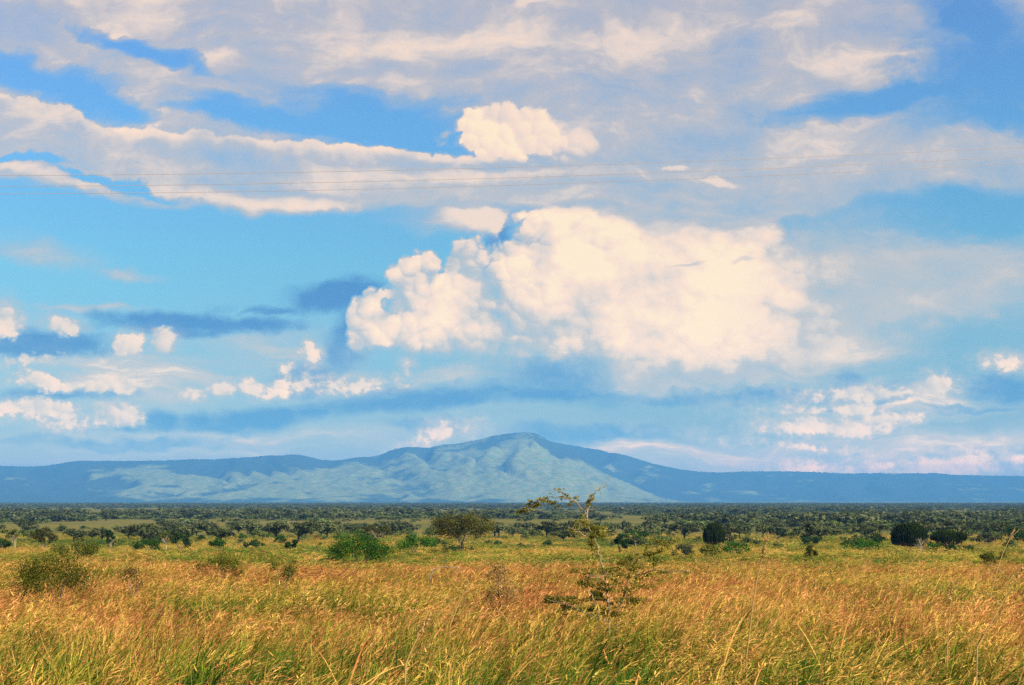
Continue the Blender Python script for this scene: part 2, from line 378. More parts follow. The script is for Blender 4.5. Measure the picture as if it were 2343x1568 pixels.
    # front bank: crisp sunlit crest along its upper edge
    top = g.curve(g.m('ADD', X, g.m('MULTIPLY', fine, .03)), [(-.6, .16), (0, .215), (.05, .225), (.08, .218), (.12, .235), (.16, .242), (.20, .265), (.24, .290), (.32, .293), (.35, .285), (.40, .300), (.46, .296), (.49, .303), (.55, .303), (.60, .318), (.65, .322),
                      (.72, .320), (.76, .327), (.81, .321), (.84, .334), (.95, .342), (1.06, .349), (1.3, .375), (1.6, .40), (2.9, .46)], -.6, 2.9, .1, .6)
    tj = g.m('ADD', g.m('SUBTRACT', Y, top), g.m('MULTIPLY', g.m('SUBTRACT', hh, .044), .6))
    tj = g.m('ADD', tj, g.m('MULTIPLY', fine, .024))
    bank = g.m('MULTIPLY', g.ss(tj, -.002, .008), g.ss(X, 1.50, .95))
    crest = g.m('MULTIPLY', g.ss(tj, .045, .004), g.ss(X, .12, .40, .45, 1.0))
    bval = g.m('ADD', sval2, g.m('MULTIPLY', crest, .19))
    gap = g.ss(g.m('ADD', g.blobs(Ps, [(.04, .378, .10, .010, 6), (.27, .425, .14, .010, 12)], .1), g.m('MULTIPLY', fine, 1.0)), .75, 1.35)
    bank = g.m('MULTIPLY', g.m('MULTIPLY', bank, gap), g.ss(below, -.012, .022))
    w = g.mixf(cov, w, g.m('MULTIPLY', sval2, 1.0, clamp=True)); d = g.m('MULTIPLY', d, g.m('SUBTRACT', 1.0, cov))
    w = g.mixf(a2, w, g.m('MULTIPLY', v2_, 1.0, clamp=True))
    w = g.mixf(bank, w, g.m('MULTIPLY', bval, 1.0, clamp=True)); d = g.m('MULTIPLY', d, g.m('SUBTRACT', 1.0, bank))
    # a few bright shreds
    sh = g.ss(g.m('ADD', g.blobs(Ps, [(1.64, .386, .055, .009, 4), (1.54, .374, .04, .006), (1.205, .008, .045, .016, -10)]), g.m('MULTIPLY', fine, .8)), 1.1, .4)
    w = g.mixf(g.m('MULTIPLY', sh, .7), w, .9)

    # ---- colours
    body = g.ramp(w, [(0, lin(165, 182, 206)), (.45, lin(172, 178, 193)), (.68, lin(195, 185, 186)), (.80, lin(228, 207, 197)), (.90, lin(243, 214, 198)), (1, lin(250, 227, 198))])
    body = g.vm('SCALE', body, scale=10.0)
    dk = tuple(10 * c for c in lin(64, 116, 190))
    base = g.mix(g.m('MULTIPLY', d, .95), base, dk)
    op = g.ss(w, -.05, .92)
    op = g.m('MULTIPLY', g.m('ADD', g.m('MULTIPLY', w, 1.12), op), .5, clamp=True)
    col = g.mix(op, base, body)
    # the sky stands behind the hazy air: its own brightness, before that air takes its share
    tau = g.m('MULTIPLY', g.m('DIVIDE', HAZE_TOP, g.m('MAXIMUM', sep.outputs[2], .026)), HAZE_D)
    bo = g.n('ShaderNodeCombineXYZ')
    for i, k in enumerate(SKY_K): g.put(bo.inputs[i], g.m('EXPONENT', g.m('MULTIPLY', tau, k)))
    col = g.vm('MULTIPLY', col, bo.outputs[0])
    bg = g.n('ShaderNodeBackground'); g.put(bg.inputs['Color'], col); bg.inputs['Strength'].default_value = .1 / EXPO
    out = g.n('ShaderNodeOutputWorld'); nt.links.new(bg.outputs[0], out.inputs[0])
SKY_K = (.97, .765, .09)
SKY_GRADE = [(p, (r * .88, q * .735, b * .73)) for p, (r, q, b) in ((0, (.93, 1.62, 2.3)), (.25, (.80, 1.60, 2.1)), (.52, (.64, 1.36, 1.56)), (.70, (.58, .98, 1.22)), (.87, (.40, .56, .88)), (.94, (.30, .40, .76)), (1, (.28, .36, .76)))]
build_world()
# ------------------------------------------------------------------ materials
def new_mat(name):
    m = bpy.data.materials.new(name); m.use_nodes = True; m.node_tree.nodes.clear()
    return m, G(m.node_tree)

def finish(m, g, shader):
    o = g.n('ShaderNodeOutputMaterial'); m.node_tree.links.new(shader, o.inputs[0]); return m

def bsdf(g, color, rough=.8, spec=.2, normal=None):
    b = g.n('ShaderNodeBsdfPrincipled'); g.put(b.inputs['Base Color'], color)
    b.inputs['Roughness'].default_value = rough; b.inputs['Specular IOR Level'].default_value = spec
    if normal is not None: g.put(b.inputs['Normal'], normal)
    return b.outputs[0]

def attr(g, name, kind='GEOMETRY'):
    return g.n('ShaderNodeAttribute', attribute_name=name, attribute_type=kind).outputs['Fac']

def leaf_mat(name, stops, transl=.35, vary=.25, inst=False, gloss=0.0):
    """leaves coloured by their own tint; each plant (or tuft) shifted a little from its neighbours"""
    m, g = new_mat(name)
    t = attr(g, 'tint')
    if inst:
        t = g.m('ADD', t, g.m('SUBTRACT', attr(g, 'tint_shift', 'INSTANCER'), .5), clamp=True)
    col = g.ramp(t, stops)
    rnd = g.n('ShaderNodeObjectInfo').outputs['Random']
    col = g.vm('SCALE', col, scale=g.m('MULTIPLY_ADD', rnd, 2 * vary, 1 - vary))
    d = g.n('ShaderNodeBsdfDiffuse'); g.put(d.inputs[0], col)
    tr = g.n('ShaderNodeBsdfTranslucent'); g.put(tr.inputs[0], g.vm('MULTIPLY', col, (1.1, 1.15, .7)))
    mx = g.n('ShaderNodeMixShader'); mx.inputs[0].default_value = transl
    m.node_tree.links.new(d.outputs[0], mx.inputs[1]); m.node_tree.links.new(tr.outputs[0], mx.inputs[2])
    return finish(m, g, mx.outputs[0])

def bark_mat(name, a, b, scale=14):
    m, g = new_mat(name)
    p = g.n('ShaderNodeTexCoord').outputs['Object']
    n = g.noise(g.vm('MULTIPLY', p, (1, 1, .3)), scale, 5, .6)
    bp = g.n('ShaderNodeBump'); bp.inputs['Strength'].default_value = .5; bp.inputs['Distance'].default_value = .02
    g.put(bp.inputs['Height'], n)
    return finish(m, g, bsdf(g, g.mix(g.ss(n, .35, .65), a, b), .9, .1, bp.outputs[0]))

# ------------------------------------------------------------------ ground: one sheet to the foot of the hills
def ground():
    ang = np.radians(np.concatenate([np.arange(-180, -32, 8), np.arange(-32, 32.01, .5), np.arange(40, 180, 8)]))
    rad = np.concatenate([[0], np.geomspace(1.5, 26000, 190)])
    A, Rr = np.meshgrid(ang, rad, indexing='ij')
    x = Rr * np.sin(A); y = Rr * np.cos(A); z = ground_z(x, y)
    V = np.stack([x, y, z], -1).reshape(-1, 3); na, nr = len(ang), len(rad)
    Q = []
    for i in range(na):
        i2 = (i + 1) % na
        for j in range(nr - 1):
            Q.append((i * nr + j, i2 * nr + j, i2 * nr + j + 1, i * nr + j + 1))
    m, g = new_mat('savanna_soil_and_short_grass')
    p = g.n('ShaderNodeTexCoord').outputs['Object']
    big = g.noise(g.vm('MULTIPLY', p, (.5, 1, 1)), .012, 5, .6)
    mid = g.noise(p, .12, 6, .65)
    fin = g.noise(p, 2.5, 5, .7)
    c = g.mix(g.ss(mid, .35, .66), (.12, .12, .030), (.19, .15, .045))
    c = g.mix(g.m('MULTIPLY', g.ss(big, .44, .60), .55), c, (.075, .095, .026))
    c = g.mix(g.m('MULTIPLY', g.ss(fin, .52, .75), .6), c, (.09, .07, .025))
    # soil under the tall grass darkened to paint its shaded gaps; turf beyond
    sy = g.n('ShaderNodeSeparateXYZ'); g.put(sy.inputs[0], p)
    c = g.mix(g.m('MULTIPLY', g.ss(sy.outputs[1], 92, 70), .8), c, (.045, .035, .015))
    bp = g.n('ShaderNodeBump'); bp.inputs['Strength'].default_value = .7; bp.inputs['Distance'].default_value = .25
    g.put(bp.inputs['Height'], g.m('ADD', fin, g.m('MULTIPLY', mid, 2)))
    finish(m, g, bsdf(g, c, 1, 0, bp.outputs[0]))
    o = mesh_obj('ground', V, np.array(Q), m, smooth_shade=True)
    tag(o, kind='structure')
ground()

# ------------------------------------------------------------------ hills: the mountain range and the long ridge behind it
SIL = [(-900, 50), (-500, 58), (-250, 66), (0, 84), (70, 82), (110, 84), (150, 91), (175, 95), (245, 96), (330, 95), (400, 98), (500, 99), (560, 103), (610, 107), (680, 110), (705, 106), (725, 98), (750, 96),
       (785, 97), (815, 104), (840, 105), (862, 104), (885, 116), (905, 124), (940, 127), (985, 126), (1010, 132), (1050, 135), (1090, 142), (1120, 151), (1150, 156), (1180, 160), (1205, 161), (1232, 157), (1248, 146), (1275, 137)]
FRONT = SIL + [(1300, 120), (1350, 94), (1400, 66), (1450, 42), (1500, 20), (1545, 5), (1600, 2), (3400, 2)]
BACK = [(-900, 40), (900, 60), (1150, 120), (1230, 140), (1260, 140), (1300, 132), (1340, 125), (1380, 119), (1420, 111), (1450, 102), (1500, 87), (1560, 75), (1620, 69), (1700, 70), (1740, 71), (1820, 71), (1870, 69), (1950, 66), (2020, 67), (2080, 66), (2130, 68), (2180, 63), (2260, 61), (2343, 60), (2600, 55), (3400, 40)]

def range_mesh(name, prof, y0, y1, y2, seed, mat, cover):
    Xs = np.arange(-1000, 3400, 7.0); T = np.concatenate([np.linspace(0, 1, 70), np.linspace(1.04, 1.9, 22)])
    X, t = np.meshgrid(Xs, T, indexing='ij')
    e = np.interp(X, [p[0] for p in prof], [p[1] for p in prof])
    ke = np.ones(5) / 5
    e = np.apply_along_axis(lambda v: np.convolve(np.pad(v, 2, 'edge'), ke, 'valid'), 0, e)
    yr = y1 + 700 * (fbm(X / 300 + seed, X * 0 + 1, 3) - .5)
    y = np.where(t <= 1, y0 + (yr - y0) * t, yr + (y2 - yr) * (t - 1) / .9)
    x = (X - CX) / F * yr * (y / yr) ** .8
    zr = e / F * yr
    tt = np.minimum(t, 1)
    pr = np.where(t <= 1, tt ** 1.25, np.clip(1 - ((t - 1) / .9) ** 1.2, 0, 1))
    # spurs and gullies that run down from the ridge
    gx = X / 120 + 2.6 * (fbm(X / 170 + seed + 5, t * 2.2, 4) - .5) + t * .8
    sp = 1 - np.abs(2 * fbm(gx + seed, t * 1.1 + seed, 5, .5) - 1) * 2.2
    hump = np.clip(4 * tt * (1 - tt), 0, 1) ** .7
    z = zr * (pr + .20 * (sp - .45) * hump * pr ** .35)
    z += zr * .07 * (fbm(X / 34 + seed, t * 7, 5, .6) - .5) * np.clip(tt * 3, 0, 1)
    z += 7 * (fbm(X / 7 + seed, t * 40 + seed, 2) - .5) * np.clip(zr / 60, 0, 1)
    z = np.minimum(z, zr * (y / yr) * (.985 + .015 * tt) + 6 * (t >= .98) * (vnoise(X / 9, X * 0) - .5)) - 8.5 - 6 * (1 - np.clip(tt * 6, 0, 1))
    f = cover(X, t, z, zr, sp)
    n, k = X.shape
    V = np.stack([x, y, z], -1).reshape(-1, 3)
    i, j = np.meshgrid(np.arange(n - 1), np.arange(k - 1), indexing='ij'); a = (i * k + j).ravel()
    Q = np.stack([a, a + k, a + k + 1, a + 1], 1)
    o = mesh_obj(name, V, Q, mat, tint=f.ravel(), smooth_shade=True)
    return tag(o, kind='structure')

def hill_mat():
    m, g = new_mat('hill_forest_pasture_cloud_shade')
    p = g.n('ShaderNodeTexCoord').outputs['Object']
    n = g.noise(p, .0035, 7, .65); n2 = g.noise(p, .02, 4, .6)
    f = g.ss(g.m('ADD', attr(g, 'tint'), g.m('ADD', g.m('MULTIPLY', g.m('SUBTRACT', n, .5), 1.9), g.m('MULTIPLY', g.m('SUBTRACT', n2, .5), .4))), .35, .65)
    past = g.mix(g.ss(n2, .4, .62), (.16, .21, .05), (.29, .28, .09))  # grassland, its colour raised to stand for sunlit slopes
    return finish(m, g, bsdf(g, g.mix(f, past, (.045, .068, .036)), 1, 0))  # forest colour also carries the painted cloud shadows
HM = hill_mat()
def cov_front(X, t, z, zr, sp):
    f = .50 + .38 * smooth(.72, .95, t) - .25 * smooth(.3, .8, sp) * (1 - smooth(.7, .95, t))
    f += .55 * (1 - smooth(60, 420, X)) * smooth(-.1, .3, t + .2)                       # western hills darker: woods plus cloud shade put into the colour
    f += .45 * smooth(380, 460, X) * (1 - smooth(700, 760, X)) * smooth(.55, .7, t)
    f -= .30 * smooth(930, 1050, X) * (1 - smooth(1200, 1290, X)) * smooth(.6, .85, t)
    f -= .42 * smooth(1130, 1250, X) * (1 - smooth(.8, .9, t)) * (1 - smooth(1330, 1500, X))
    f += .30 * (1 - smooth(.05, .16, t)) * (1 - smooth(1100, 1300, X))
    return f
def cov_back(X, t, z, zr, sp):
    return .80 + .35 * (fbm(X / 60, t * 5, 4) - .5) * 2 - .5 * smooth(.55, .8, t) * (1 - smooth(1300, 1420, X)) * 0 + 0 * X  # ridge kept dark: forest and cloud shadow painted as one cover
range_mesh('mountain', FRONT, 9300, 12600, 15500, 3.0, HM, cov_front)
range_mesh('ridge', BACK, 11500, 13900, 16500, 11.0, HM, cov_back)

# ------------------------------------------------------------------ the air between here and the hills
def haze():
    x0, x1, y0, y1, z0, z1 = -27000, 27000, -27000, 27000, -16, HAZE_TOP + CAMZ
    V = [(x, y, z) for x in (x0, x1) for y in (y0, y1) for z in (z0, z1)]
    Q = [(0, 1, 3, 2), (4, 6, 7, 5), (0, 4, 5, 1), (2, 3, 7, 6), (0, 2, 6, 4), (1, 5, 7, 3)]
    m = bpy.data.materials.new('haze'); m.use_nodes = True; nt = m.node_tree; nt.nodes.clear()
    v = nt.nodes.new('ShaderNodeVolumePrincipled'); o = nt.nodes.new('ShaderNodeOutputMaterial')
    v.inputs['Color'].default_value = HAZE_COL + (1,); v.inputs['Density'].default_value = HAZE_D
    v.inputs['Anisotropy'].default_value = 0
    nt.links.new(v.outputs[0], o.inputs['Volume'])
    ob = mesh_obj('haze', V, Q, m); tag(ob, kind='stuff')
HAZE_COL = (.12, .45, .995)
haze()
# ------------------------------------------------------------------ plants
M = {}
M['green'] = leaf_mat('bright_green_leaf', [(0, (.018, .045, .008)), (.5, (.045, .12, .012)), (1, (.09, .19, .022))], .3)
M['dark'] = leaf_mat('dark_green_leaf', [(0, (.010, .022, .008)), (.5, (.022, .05, .016)), (1, (.05, .085, .02))], .2)
M['olive'] = leaf_mat('olive_leaf', [(0, (.045, .055, .010)), (.5, (.11, .125, .018)), (1, (.21, .19, .03))], .35)
M['grey'] = leaf_mat('grey_green_leaf', [(0, (.03, .036, .020)), (.5, (.055, .065, .035)), (1, (.09, .10, .045))], .25)
M['brown'] = leaf_mat('dry_brown_leaf', [(0, (.05, .028, .012)), (.5, (.14, .075, .028)), (1, (.30, .17, .08))], .3)
M['rust'] = leaf_mat('olive_brown_leaf', [(0, (.028, .032, .008)), (.5, (.080, .078, .016)), (1, (.165, .145, .027))], .35)
M['thorn'] = leaf_mat('thorn_leaf', [(0, (.05, .06, .014)), (.5, (.18, .18, .032)), (1, (.46, .36, .09))], .45)
M['straw'] = leaf_mat('withered_leaf', [(0, (.06, .05, .015)), (.4, (.16, .10, .032)), (1, (.46, .27, .12))], .35)
M['tdark'] = leaf_mat('shaded_thorn_leaf', [(0, (.045, .058, .013)), (.5, (.18, .18, .034)), (1, (.46, .37, .09))], .5)
M['euph'] = leaf_mat('succulent_stem', [(0, (.006, .010, .004)), (.6, (.014, .024, .006)), (1, (.07, .11, .018))], .0, .1)
M['bark'] = bark_mat('grey_bark', (.10, .075, .05), (.26, .20, .13))
M['pale'] = bark_mat('pale_bark', (.20, .15, .09), (.38, .31, .21))
M['gold'] = bark_mat('golden_bark', (.30, .17, .05), (.52, .36, .14))

def nrg(seed): return np.random.default_rng(seed)

def fill(mb, rng, balls, n, size, t0=.0, t1=1.0, aspect=.6, light=.35):
    """n leaves in a set of balls (centre, rx, ry, rz); the balls' own tints differ, like sprays of older and newer leaf"""
    w = np.array([(b[1] * b[2] * b[3]) ** (2 / 3) for b in balls]); w /= w.sum()
    idx = rng.choice(len(balls), n, p=w)
    Cn = np.array([tuple(b[0]) for b in balls])[idx]; Rd = np.array([b[1:4] for b in balls])[idx]
    d = rng.normal(size=(n, 3)); d /= np.linalg.norm(d, axis=1)[:, None]
    r = rng.uniform(0, 1, n) ** .45 * np.clip(rng.normal(1, .12, n), .7, 1.35)
    P = Cn + d * Rd * r[:, None]
    bt = rng.uniform(0, 1, len(balls))[idx]
    T = np.clip(t0 + (t1 - t0) * (.5 * bt + .5 * rng.uniform(0, 1, n)), 0, 1)
    mb.leaves(P, size, rng, T, aspect, d)

def sub_balls(rng, c, rx, ry, rz, k, frac=(.22, .42), flat=1.0, low=-.5):
    out = []
    while len(out) < k:
        d = rng.normal(size=3); d /= np.linalg.norm(d)
        if d[2] < low: continue
        r = rng.uniform(.45, .92)
        f = rng.uniform(*frac); s = (rx + ry + rz) / 3 * f
        out.append((np.array(c) + d * r * np.array([rx, ry, rz]), s * 1.15, s * 1.15, s * flat))
    return out

def base_of(X, d):
    x = (X - CX) / F * d
    return np.array([x, d, float(ground_z(x, d))])

def leaf_size(d): return max(.035, d * .00125)

def shrub(name, label, cat, X0, X1, Y0, d, mat, seed, k=16, lobes=None, fill_k=1.0, stem='bark', group=None, t=(0, 1), low=-.45, flat=.85, rise=.52):
    rng = nrg(seed); X = (X0 + X1) / 2
    b = base_of(X, d); W = (X1 - X0) / F * d / 2; H = CAMZ + (HY - Y0) / F * d - b[2]
    root = tag(empty(name, b), label, cat, group)
    c = (0, 0, H * rise); ry = max(W * .8, .5)
    balls = sub_balls(rng, c, W, ry, H * (1 - rise), k, flat=flat, low=low)
    if lobes:
        for (u, v, r) in lobes: balls.append((np.array([u * W, rng.uniform(-.3, .3) * ry, v * H]), r * W, r * W, r * W * flat))
    s = leaf_size(d)
    n = int(min(16000, max(900, 13 * fill_k * W * H / (s * s))))
    st = MB()
    for i in range(7):
        q = balls[rng.integers(len(balls))][0]
        a = np.array([rng.uniform(-.12, .12) * W, rng.uniform(-.12, .12) * ry, -.05])
        m = a * .5 + np.array(q) * .5 + np.array([0, 0, .08 * H])
        st.tube([a, a * .6 + m * .4 + np.array([0, 0, .04 * H]), m, q], [.028 * H * .7, .022 * H * .7, .015 * H * .7, .006 * H * .7], 5)
    st.build('stem', M[stem], root)
    mb = MB(); fill(mb, rng, balls, n, s, *t); mb.build('foliage', M[mat], root)
    return root

def bough(st, rng, a, q, r0, r1, sag=.1, seg=6, k=6):
    a = np.array(a, float); q = np.array(q, float); L = np.linalg.norm(q - a)
    pts = []
    for i in range(seg + 1):
        u = i / seg
        p = a * (1 - u) + q * u + np.array([0, 0, 1]) * math.sin(u * math.pi) * sag * L
        p += rng.normal(size=3) * .03 * L * math.sin(u * math.pi)
        pts.append(p)
    st.tube(pts, [r0 + (r1 - r0) * i / seg for i in range(seg + 1)], k)
    return pts

def umbrella_tree(name, label, cat, X0, X1, Y0, Yb, d, mat, seed, crown_h=.5, k=26, trunk='bark', fork=.35, dens=1.0, flat=.5, group=None, t=(0, 1)):
    """short forked trunk under a spreading crown"""
    rng = nrg(seed); X = (X0 + X1) / 2
    b = base_of(X, d); W = (X1 - X0) / F * d / 2; H = CAMZ + (HY - Y0) / F * d - b[2]
    root = tag(empty(name, b), label, cat, group)
    zc = H * (1 - crown_h * .5); balls = []
    for i in range(k):
        an = rng.uniform(0, 2 * math.pi); r = math.sqrt(rng.uniform(0, 1)) * .86
        top = math.sqrt(max(0, 1 - r * r))
        z = zc + H * crown_h * .5 * (rng.uniform(-.75, .85) * top)
        s = W * rng.uniform(.16, .30)
        balls.append((np.array([W * r * math.cos(an), W * .9 * r * math.sin(an), z]), s, s, s * flat))
    st = MB(); hub = np.array([rng.uniform(-.05, .05) * W, 0, H * fork])
    r0 = .032 * H
    st.tube([(0, 0, -.1), tuple(hub * .5 + np.array([.02 * W, 0, 0])), tuple(hub)], [r0 * 1.35, r0 * 1.05, r0 * .95], 8)
    st.build('trunk', M[trunk], root)
    br = MB()
    for i in rng.choice(len(balls), min(11, len(balls)), replace=False):
        pts = bough(br, rng, hub, balls[i][0], r0 * .55, r0 * .12, .06)
        for j in range(2):
            q = pts[3] + rng.normal(size=3) * np.array([.25, .25, .12]) * W
            bough(br, rng, pts[3], q, r0 * .25, r0 * .06, .05, 4, 4)
    br.build('branch', M[trunk], root)
    s = leaf_size(d); n = int(min(16000, 11 * dens * W * H * crown_h / (s * s)))
    mb = MB(); fill(mb, rng, balls, n, s, *t); mb.build('crown', M[mat], root)
    return root

def euphorbia(name, label, X0, X1, Y0, d, seed, stems=120, trunk_h=.3, skirt=.15, trunk='bark', lean=0., thick=1.0):
    """candelabra tree: a trunk and a dense head of upturned fleshy stems"""
    rng = nrg(seed); X = (X0 + X1) / 2
    b = base_of(X, d); W = (X1 - X0) / F * d / 2; H = CAMZ + (HY - Y0) / F * d - b[2]
    root = tag(empty(name, b), label, 'euphorbia tree')
    tr = MB(); hub = np.array([0, 0, H * trunk_h])
    tr.tube([(0, 0, -.1), tuple(hub * .6), tuple(hub)], [.045 * H, .036 * H, .03 * H], 8); tr.build('trunk', M[trunk], root)
    cr = MB(); arms = MB()
    for i in range(stems):
        an = rng.uniform(0, 2 * math.pi); r = math.sqrt(rng.uniform(0.0, 1)) * .97
        zt = H * (skirt + (1 - skirt) * (.34 + .66 * math.sqrt(max(0, 1 - r ** 2.6)))) * rng.uniform(.84, 1.03)
        tip = np.array([W * r * math.cos(an) + lean * W * zt / H, W * .9 * r * math.sin(an), zt])
        zk = max(hub[2] * .9, zt * rng.uniform(.35, .6)) if r < .75 else max(H * skirt, zt * .45)
        knee = np.array([tip[0] * .9, tip[1] * .9, min(zk, zt * .8)])
        rr = .011 * H * rng.uniform(.8, 1.2) * thick
        if i % 5 == 0:
            arms.tube([hub * rng.uniform(.7, 1), hub * .5 + knee * .5 + np.array([0, 0, -.04 * H]), knee], [rr * 1.25, rr * 1.1, rr], 6)
        m1 = knee * .5 + tip * .5 + np.array([W * .05 * math.cos(an), W * .05 * math.sin(an), 0])
        cr.tube([knee, m1, knee * .15 + tip * .85, tip], [rr * .9, rr, rr * .9, rr * .35], 5, .35 + .1 * rng.uniform())
        for j in range(3):
            a = knee * (1 - .3 * (j + .4)) + tip * .3 * (j + .4)
            q = a + np.array([rng.normal() * .09 * W, rng.normal() * .09 * W, H * rng.uniform(.10, .2)])
            if q[2] > zt: q[2] = zt
            cr.tube([a, a * .4 + q * .6 + np.array([(q - a)[0] * .3, (q - a)[1] * .3, 0]), q], [rr * .7, rr * .85, rr * .4], 4, .3 + .7 * rng.uniform() * (q[2] / H) ** 2)
    arms.build('branch', M[trunk], root); cr.build('crown', M['euph'], root)
    return root

# --- plants standing in and just beyond the tall grass
shrub('olive_shrub', 'broad straggly olive shrub rising from the near tall grass on the far left', 'shrub', 8, 232, 1262, 36, 'olive', 11, t=(0, .85), k=44, fill_k=.6, low=-.8, flat=.8, rise=.6)
shrub('yellow_green_shrub', 'yellow-green shrub poking out of the tall grass below the dark round bush', 'shrub', 452, 568, 1262, 55, 'olive', 12, k=12, fill_k=.6, t=(.3, 1))
shrub('dry_shrub', 'small thin olive shrub at the grass edge left of the bright green bush', 'shrub', 610, 682, 1268, 46, 'olive', 13, k=14, fill_k=.4, t=(.2, .9))
shrub('reddish_weed', 'knee-high tuft of reddish dry weed beside the straggly olive shrub', 'weed', 282, 325, 1278, 38, 'straw', 14, k=9, fill_k=.35)
shrub('green_bush', 'dense bright green bush with ragged top at the far edge of tall grass', 'bush', 738, 912, 1224, 100, 'green', 15, k=24, lobes=[(-.45, .85, .26), (-.1, .92, .28), (.3, .74, .25), (.7, .58, .22)], rise=.45)
shrub('low_green_bush', 'low spreading green bush between the bright green bush and acacia', 'bush', 905, 1012, 1226, 152, 'green', 16, k=20, t=(0, .8))
umbrella_tree('acacia_tree', 'big olive-brown acacia with spreading crown standing over a dark shrub', 'tree', 976, 1138, 1172, 1265, 165, 'rust', 17, crown_h=.68, k=70, fork=.26, flat=.7, dens=1.7, t=(.0, .8))
shrub('dark_shrub', 'low dark green shrub under the big olive-brown acacia', 'shrub', 1006, 1100, 1250, 158, 'dark', 18, k=14, low=-.3)
umbrella_tree('brown_tree', 'thin brownish tree behind the bright green bush', 'tree', 826, 898, 1197, 1237, 235, 'rust', 19, crown_h=.62, k=24, dens=.8)
shrub('brown_shrub', 'withered brown shrub with pale dry tips in the tall grass', 'shrub', 1102, 1196, 1266, 31, 'straw', 20, k=22, fill_k=.38, low=-.7)
shrub('dark_bush', 'small blackish bush behind the thorn bush in the foreground', 'bush', 1400, 1440, 1222, 150, 'dark', 21, k=10, t=(0, .5), lobes=[(-.2, .8, .4)])
umbrella_tree('leafy_tree', 'mid-green leafy tree just behind the small blackish bush', 'tree', 1418, 1490, 1212, 1252, 200, 'green', 22, crown_h=.8, k=18, t=(0, .5))
euphorbia('euphorbia_tree', 'narrow black leaning euphorbia, leftmost of the three euphorbias', 1606, 1658, 1196, 190, 23, stems=260, trunk_h=.3, skirt=.30, lean=.10, thick=1.3)
umbrella_tree('grey_tree', 'grey-green tree tucked behind the narrow black euphorbia', 'tree', 1634, 1702, 1200, 1250, 212, 'grey', 24, crown_h=.8, k=18)
shrub('round_green_bush', 'rounded mid-green bush at the right foot of the narrow black euphorbia', 'bush', 1636, 1724, 1243, 140, 'green', 25, k=16, t=(0, .75))
shrub('olive_bush', 'olive bush low in the grass in front of the narrow black euphorbia', 'bush', 1582, 1658, 1246, 128, 'olive', 26, k=14)
shrub('sage_bush', 'grey-green bush in the grass right of the thorn bush', 'bush', 1530, 1598, 1243, 130, 'grey', 27, k=12)
euphorbia('euphorbia_tree', 'large black dome-shaped euphorbia, its head reaching nearly to the ground', 2038, 2124, 1195, 186, 28, stems=420, trunk_h=.22, skirt=.10, thick=1.25)
euphorbia('euphorbia_tree', 'rightmost euphorbia with a rounded head on pale forked trunk', 2126, 2214, 1211, 180, 29, stems=240, trunk_h=.25, skirt=.50, trunk='pale', thick=1.1)
shrub('long_green_bush', 'long low green thicket left of the dome-shaped euphorbia', 'bush', 1912, 2044, 1240, 170, 'green', 30, k=24, t=(0, .75), low=-.2)
shrub('green_shrub', 'low green shrub between the dome-shaped and the rightmost euphorbia', 'shrub', 2086, 2168, 1242, 168, 'green', 31, k=14, t=(0, .7), low=-.2)
shrub('dull_shrub', 'dull dark green shrub at the right foot of the rightmost euphorbia', 'shrub', 2158, 2228, 1248, 168, 'dark', 32, k=12, t=(.3, 1), low=-.2)
shrub('dark_thicket', 'dark thicket left of the dome-shaped euphorbia, behind the long green thicket', 'bush', 1944, 2034, 1220, 238, 'dark', 33, k=16)
umbrella_tree('flat_topped_tree', 'small flat-topped green tree on pale forked trunk at the far left', 'tree', 4, 64, 1208, 1243, 205, 'olive', 34, crown_h=.55, k=18, trunk='pale', t=(.1, .7))
shrub('domed_bush', 'dark domed bush with olive top beside the flat-topped tree', 'bush', 72, 132, 1205, 210, 'rust', 35, k=18, t=(0, .7))
shrub('low_bush', 'low mid-green bush at the picture edge below the flat-topped tree', 'bush', -16, 38, 1233, 178, 'green', 36, k=14, t=(0, .55))
shrub('round_dark_bush', 'round very dark green bush, tallest in the row behind the left grass', 'bush', 388, 438, 1211, 174, 'dark', 37, k=18, rise=.5)
umbrella_tree('pale_stemmed_tree', 'small tree with pale stem touching the round very dark bush', 'tree', 358, 402, 1216, 1255, 178, 'olive', 38, crown_h=.5, k=12, trunk='pale', t=(0, .6))
shrub('grey_bush', 'dark grey-green upright bush, second left of the round very dark bush', 'bush', 330, 364, 1214, 188, 'grey', 39, k=10)
shrub('small_dark_bush', 'small dark upright bush near a pale snag left of the shrub row', 'bush', 242, 264, 1206, 200, 'dark', 40, k=8)
shrub('mid_green_bush', 'mid-green low bush in front of the dark grey-green upright bush', 'bush', 300, 376, 1236, 172, 'green', 41, k=14, t=(0, .5))
shrub('green_thicket', 'spreading green thicket behind the broad straggly olive shrub', 'bush', 110, 232, 1238, 120, 'olive', 42, k=18, t=(0, .7))
shrub('flat_green_bush', 'flat green bush on pasture right of the round very dark bush', 'bush', 474, 540, 1234, 190, 'green', 43, k=12, t=(0, .5), low=-.1)
shrub('flat_dark_bush', 'flat dark green bush on the pasture left of the bright green bush', 'bush', 548, 604, 1236, 185, 'dark', 44, k=12, t=(.3, 1), low=-.1)
shrub('pasture_bush', 'small dark bush standing alone just left of the bright green bush', 'bush', 650, 690, 1232, 180, 'green', 45, k=9, t=(0, .4))
shrub('lone_grass_bush', 'little olive bush alone in the grass left of the long green thicket', 'bush', 1838, 1876, 1250, 118, 'olive', 46, k=8, t=(0, .7))
shrub('edge_bush', 'green bush in tall grass near the right picture edge', 'bush', 2238, 2304, 1256, 95, 'olive', 47, k=12, t=(0, .7))
shrub('edge_thicket', 'dark thicket on the plain at the right picture edge', 'bush', 2276, 2360, 1206, 260, 'dark', 48, k=18, t=(.2, 1))
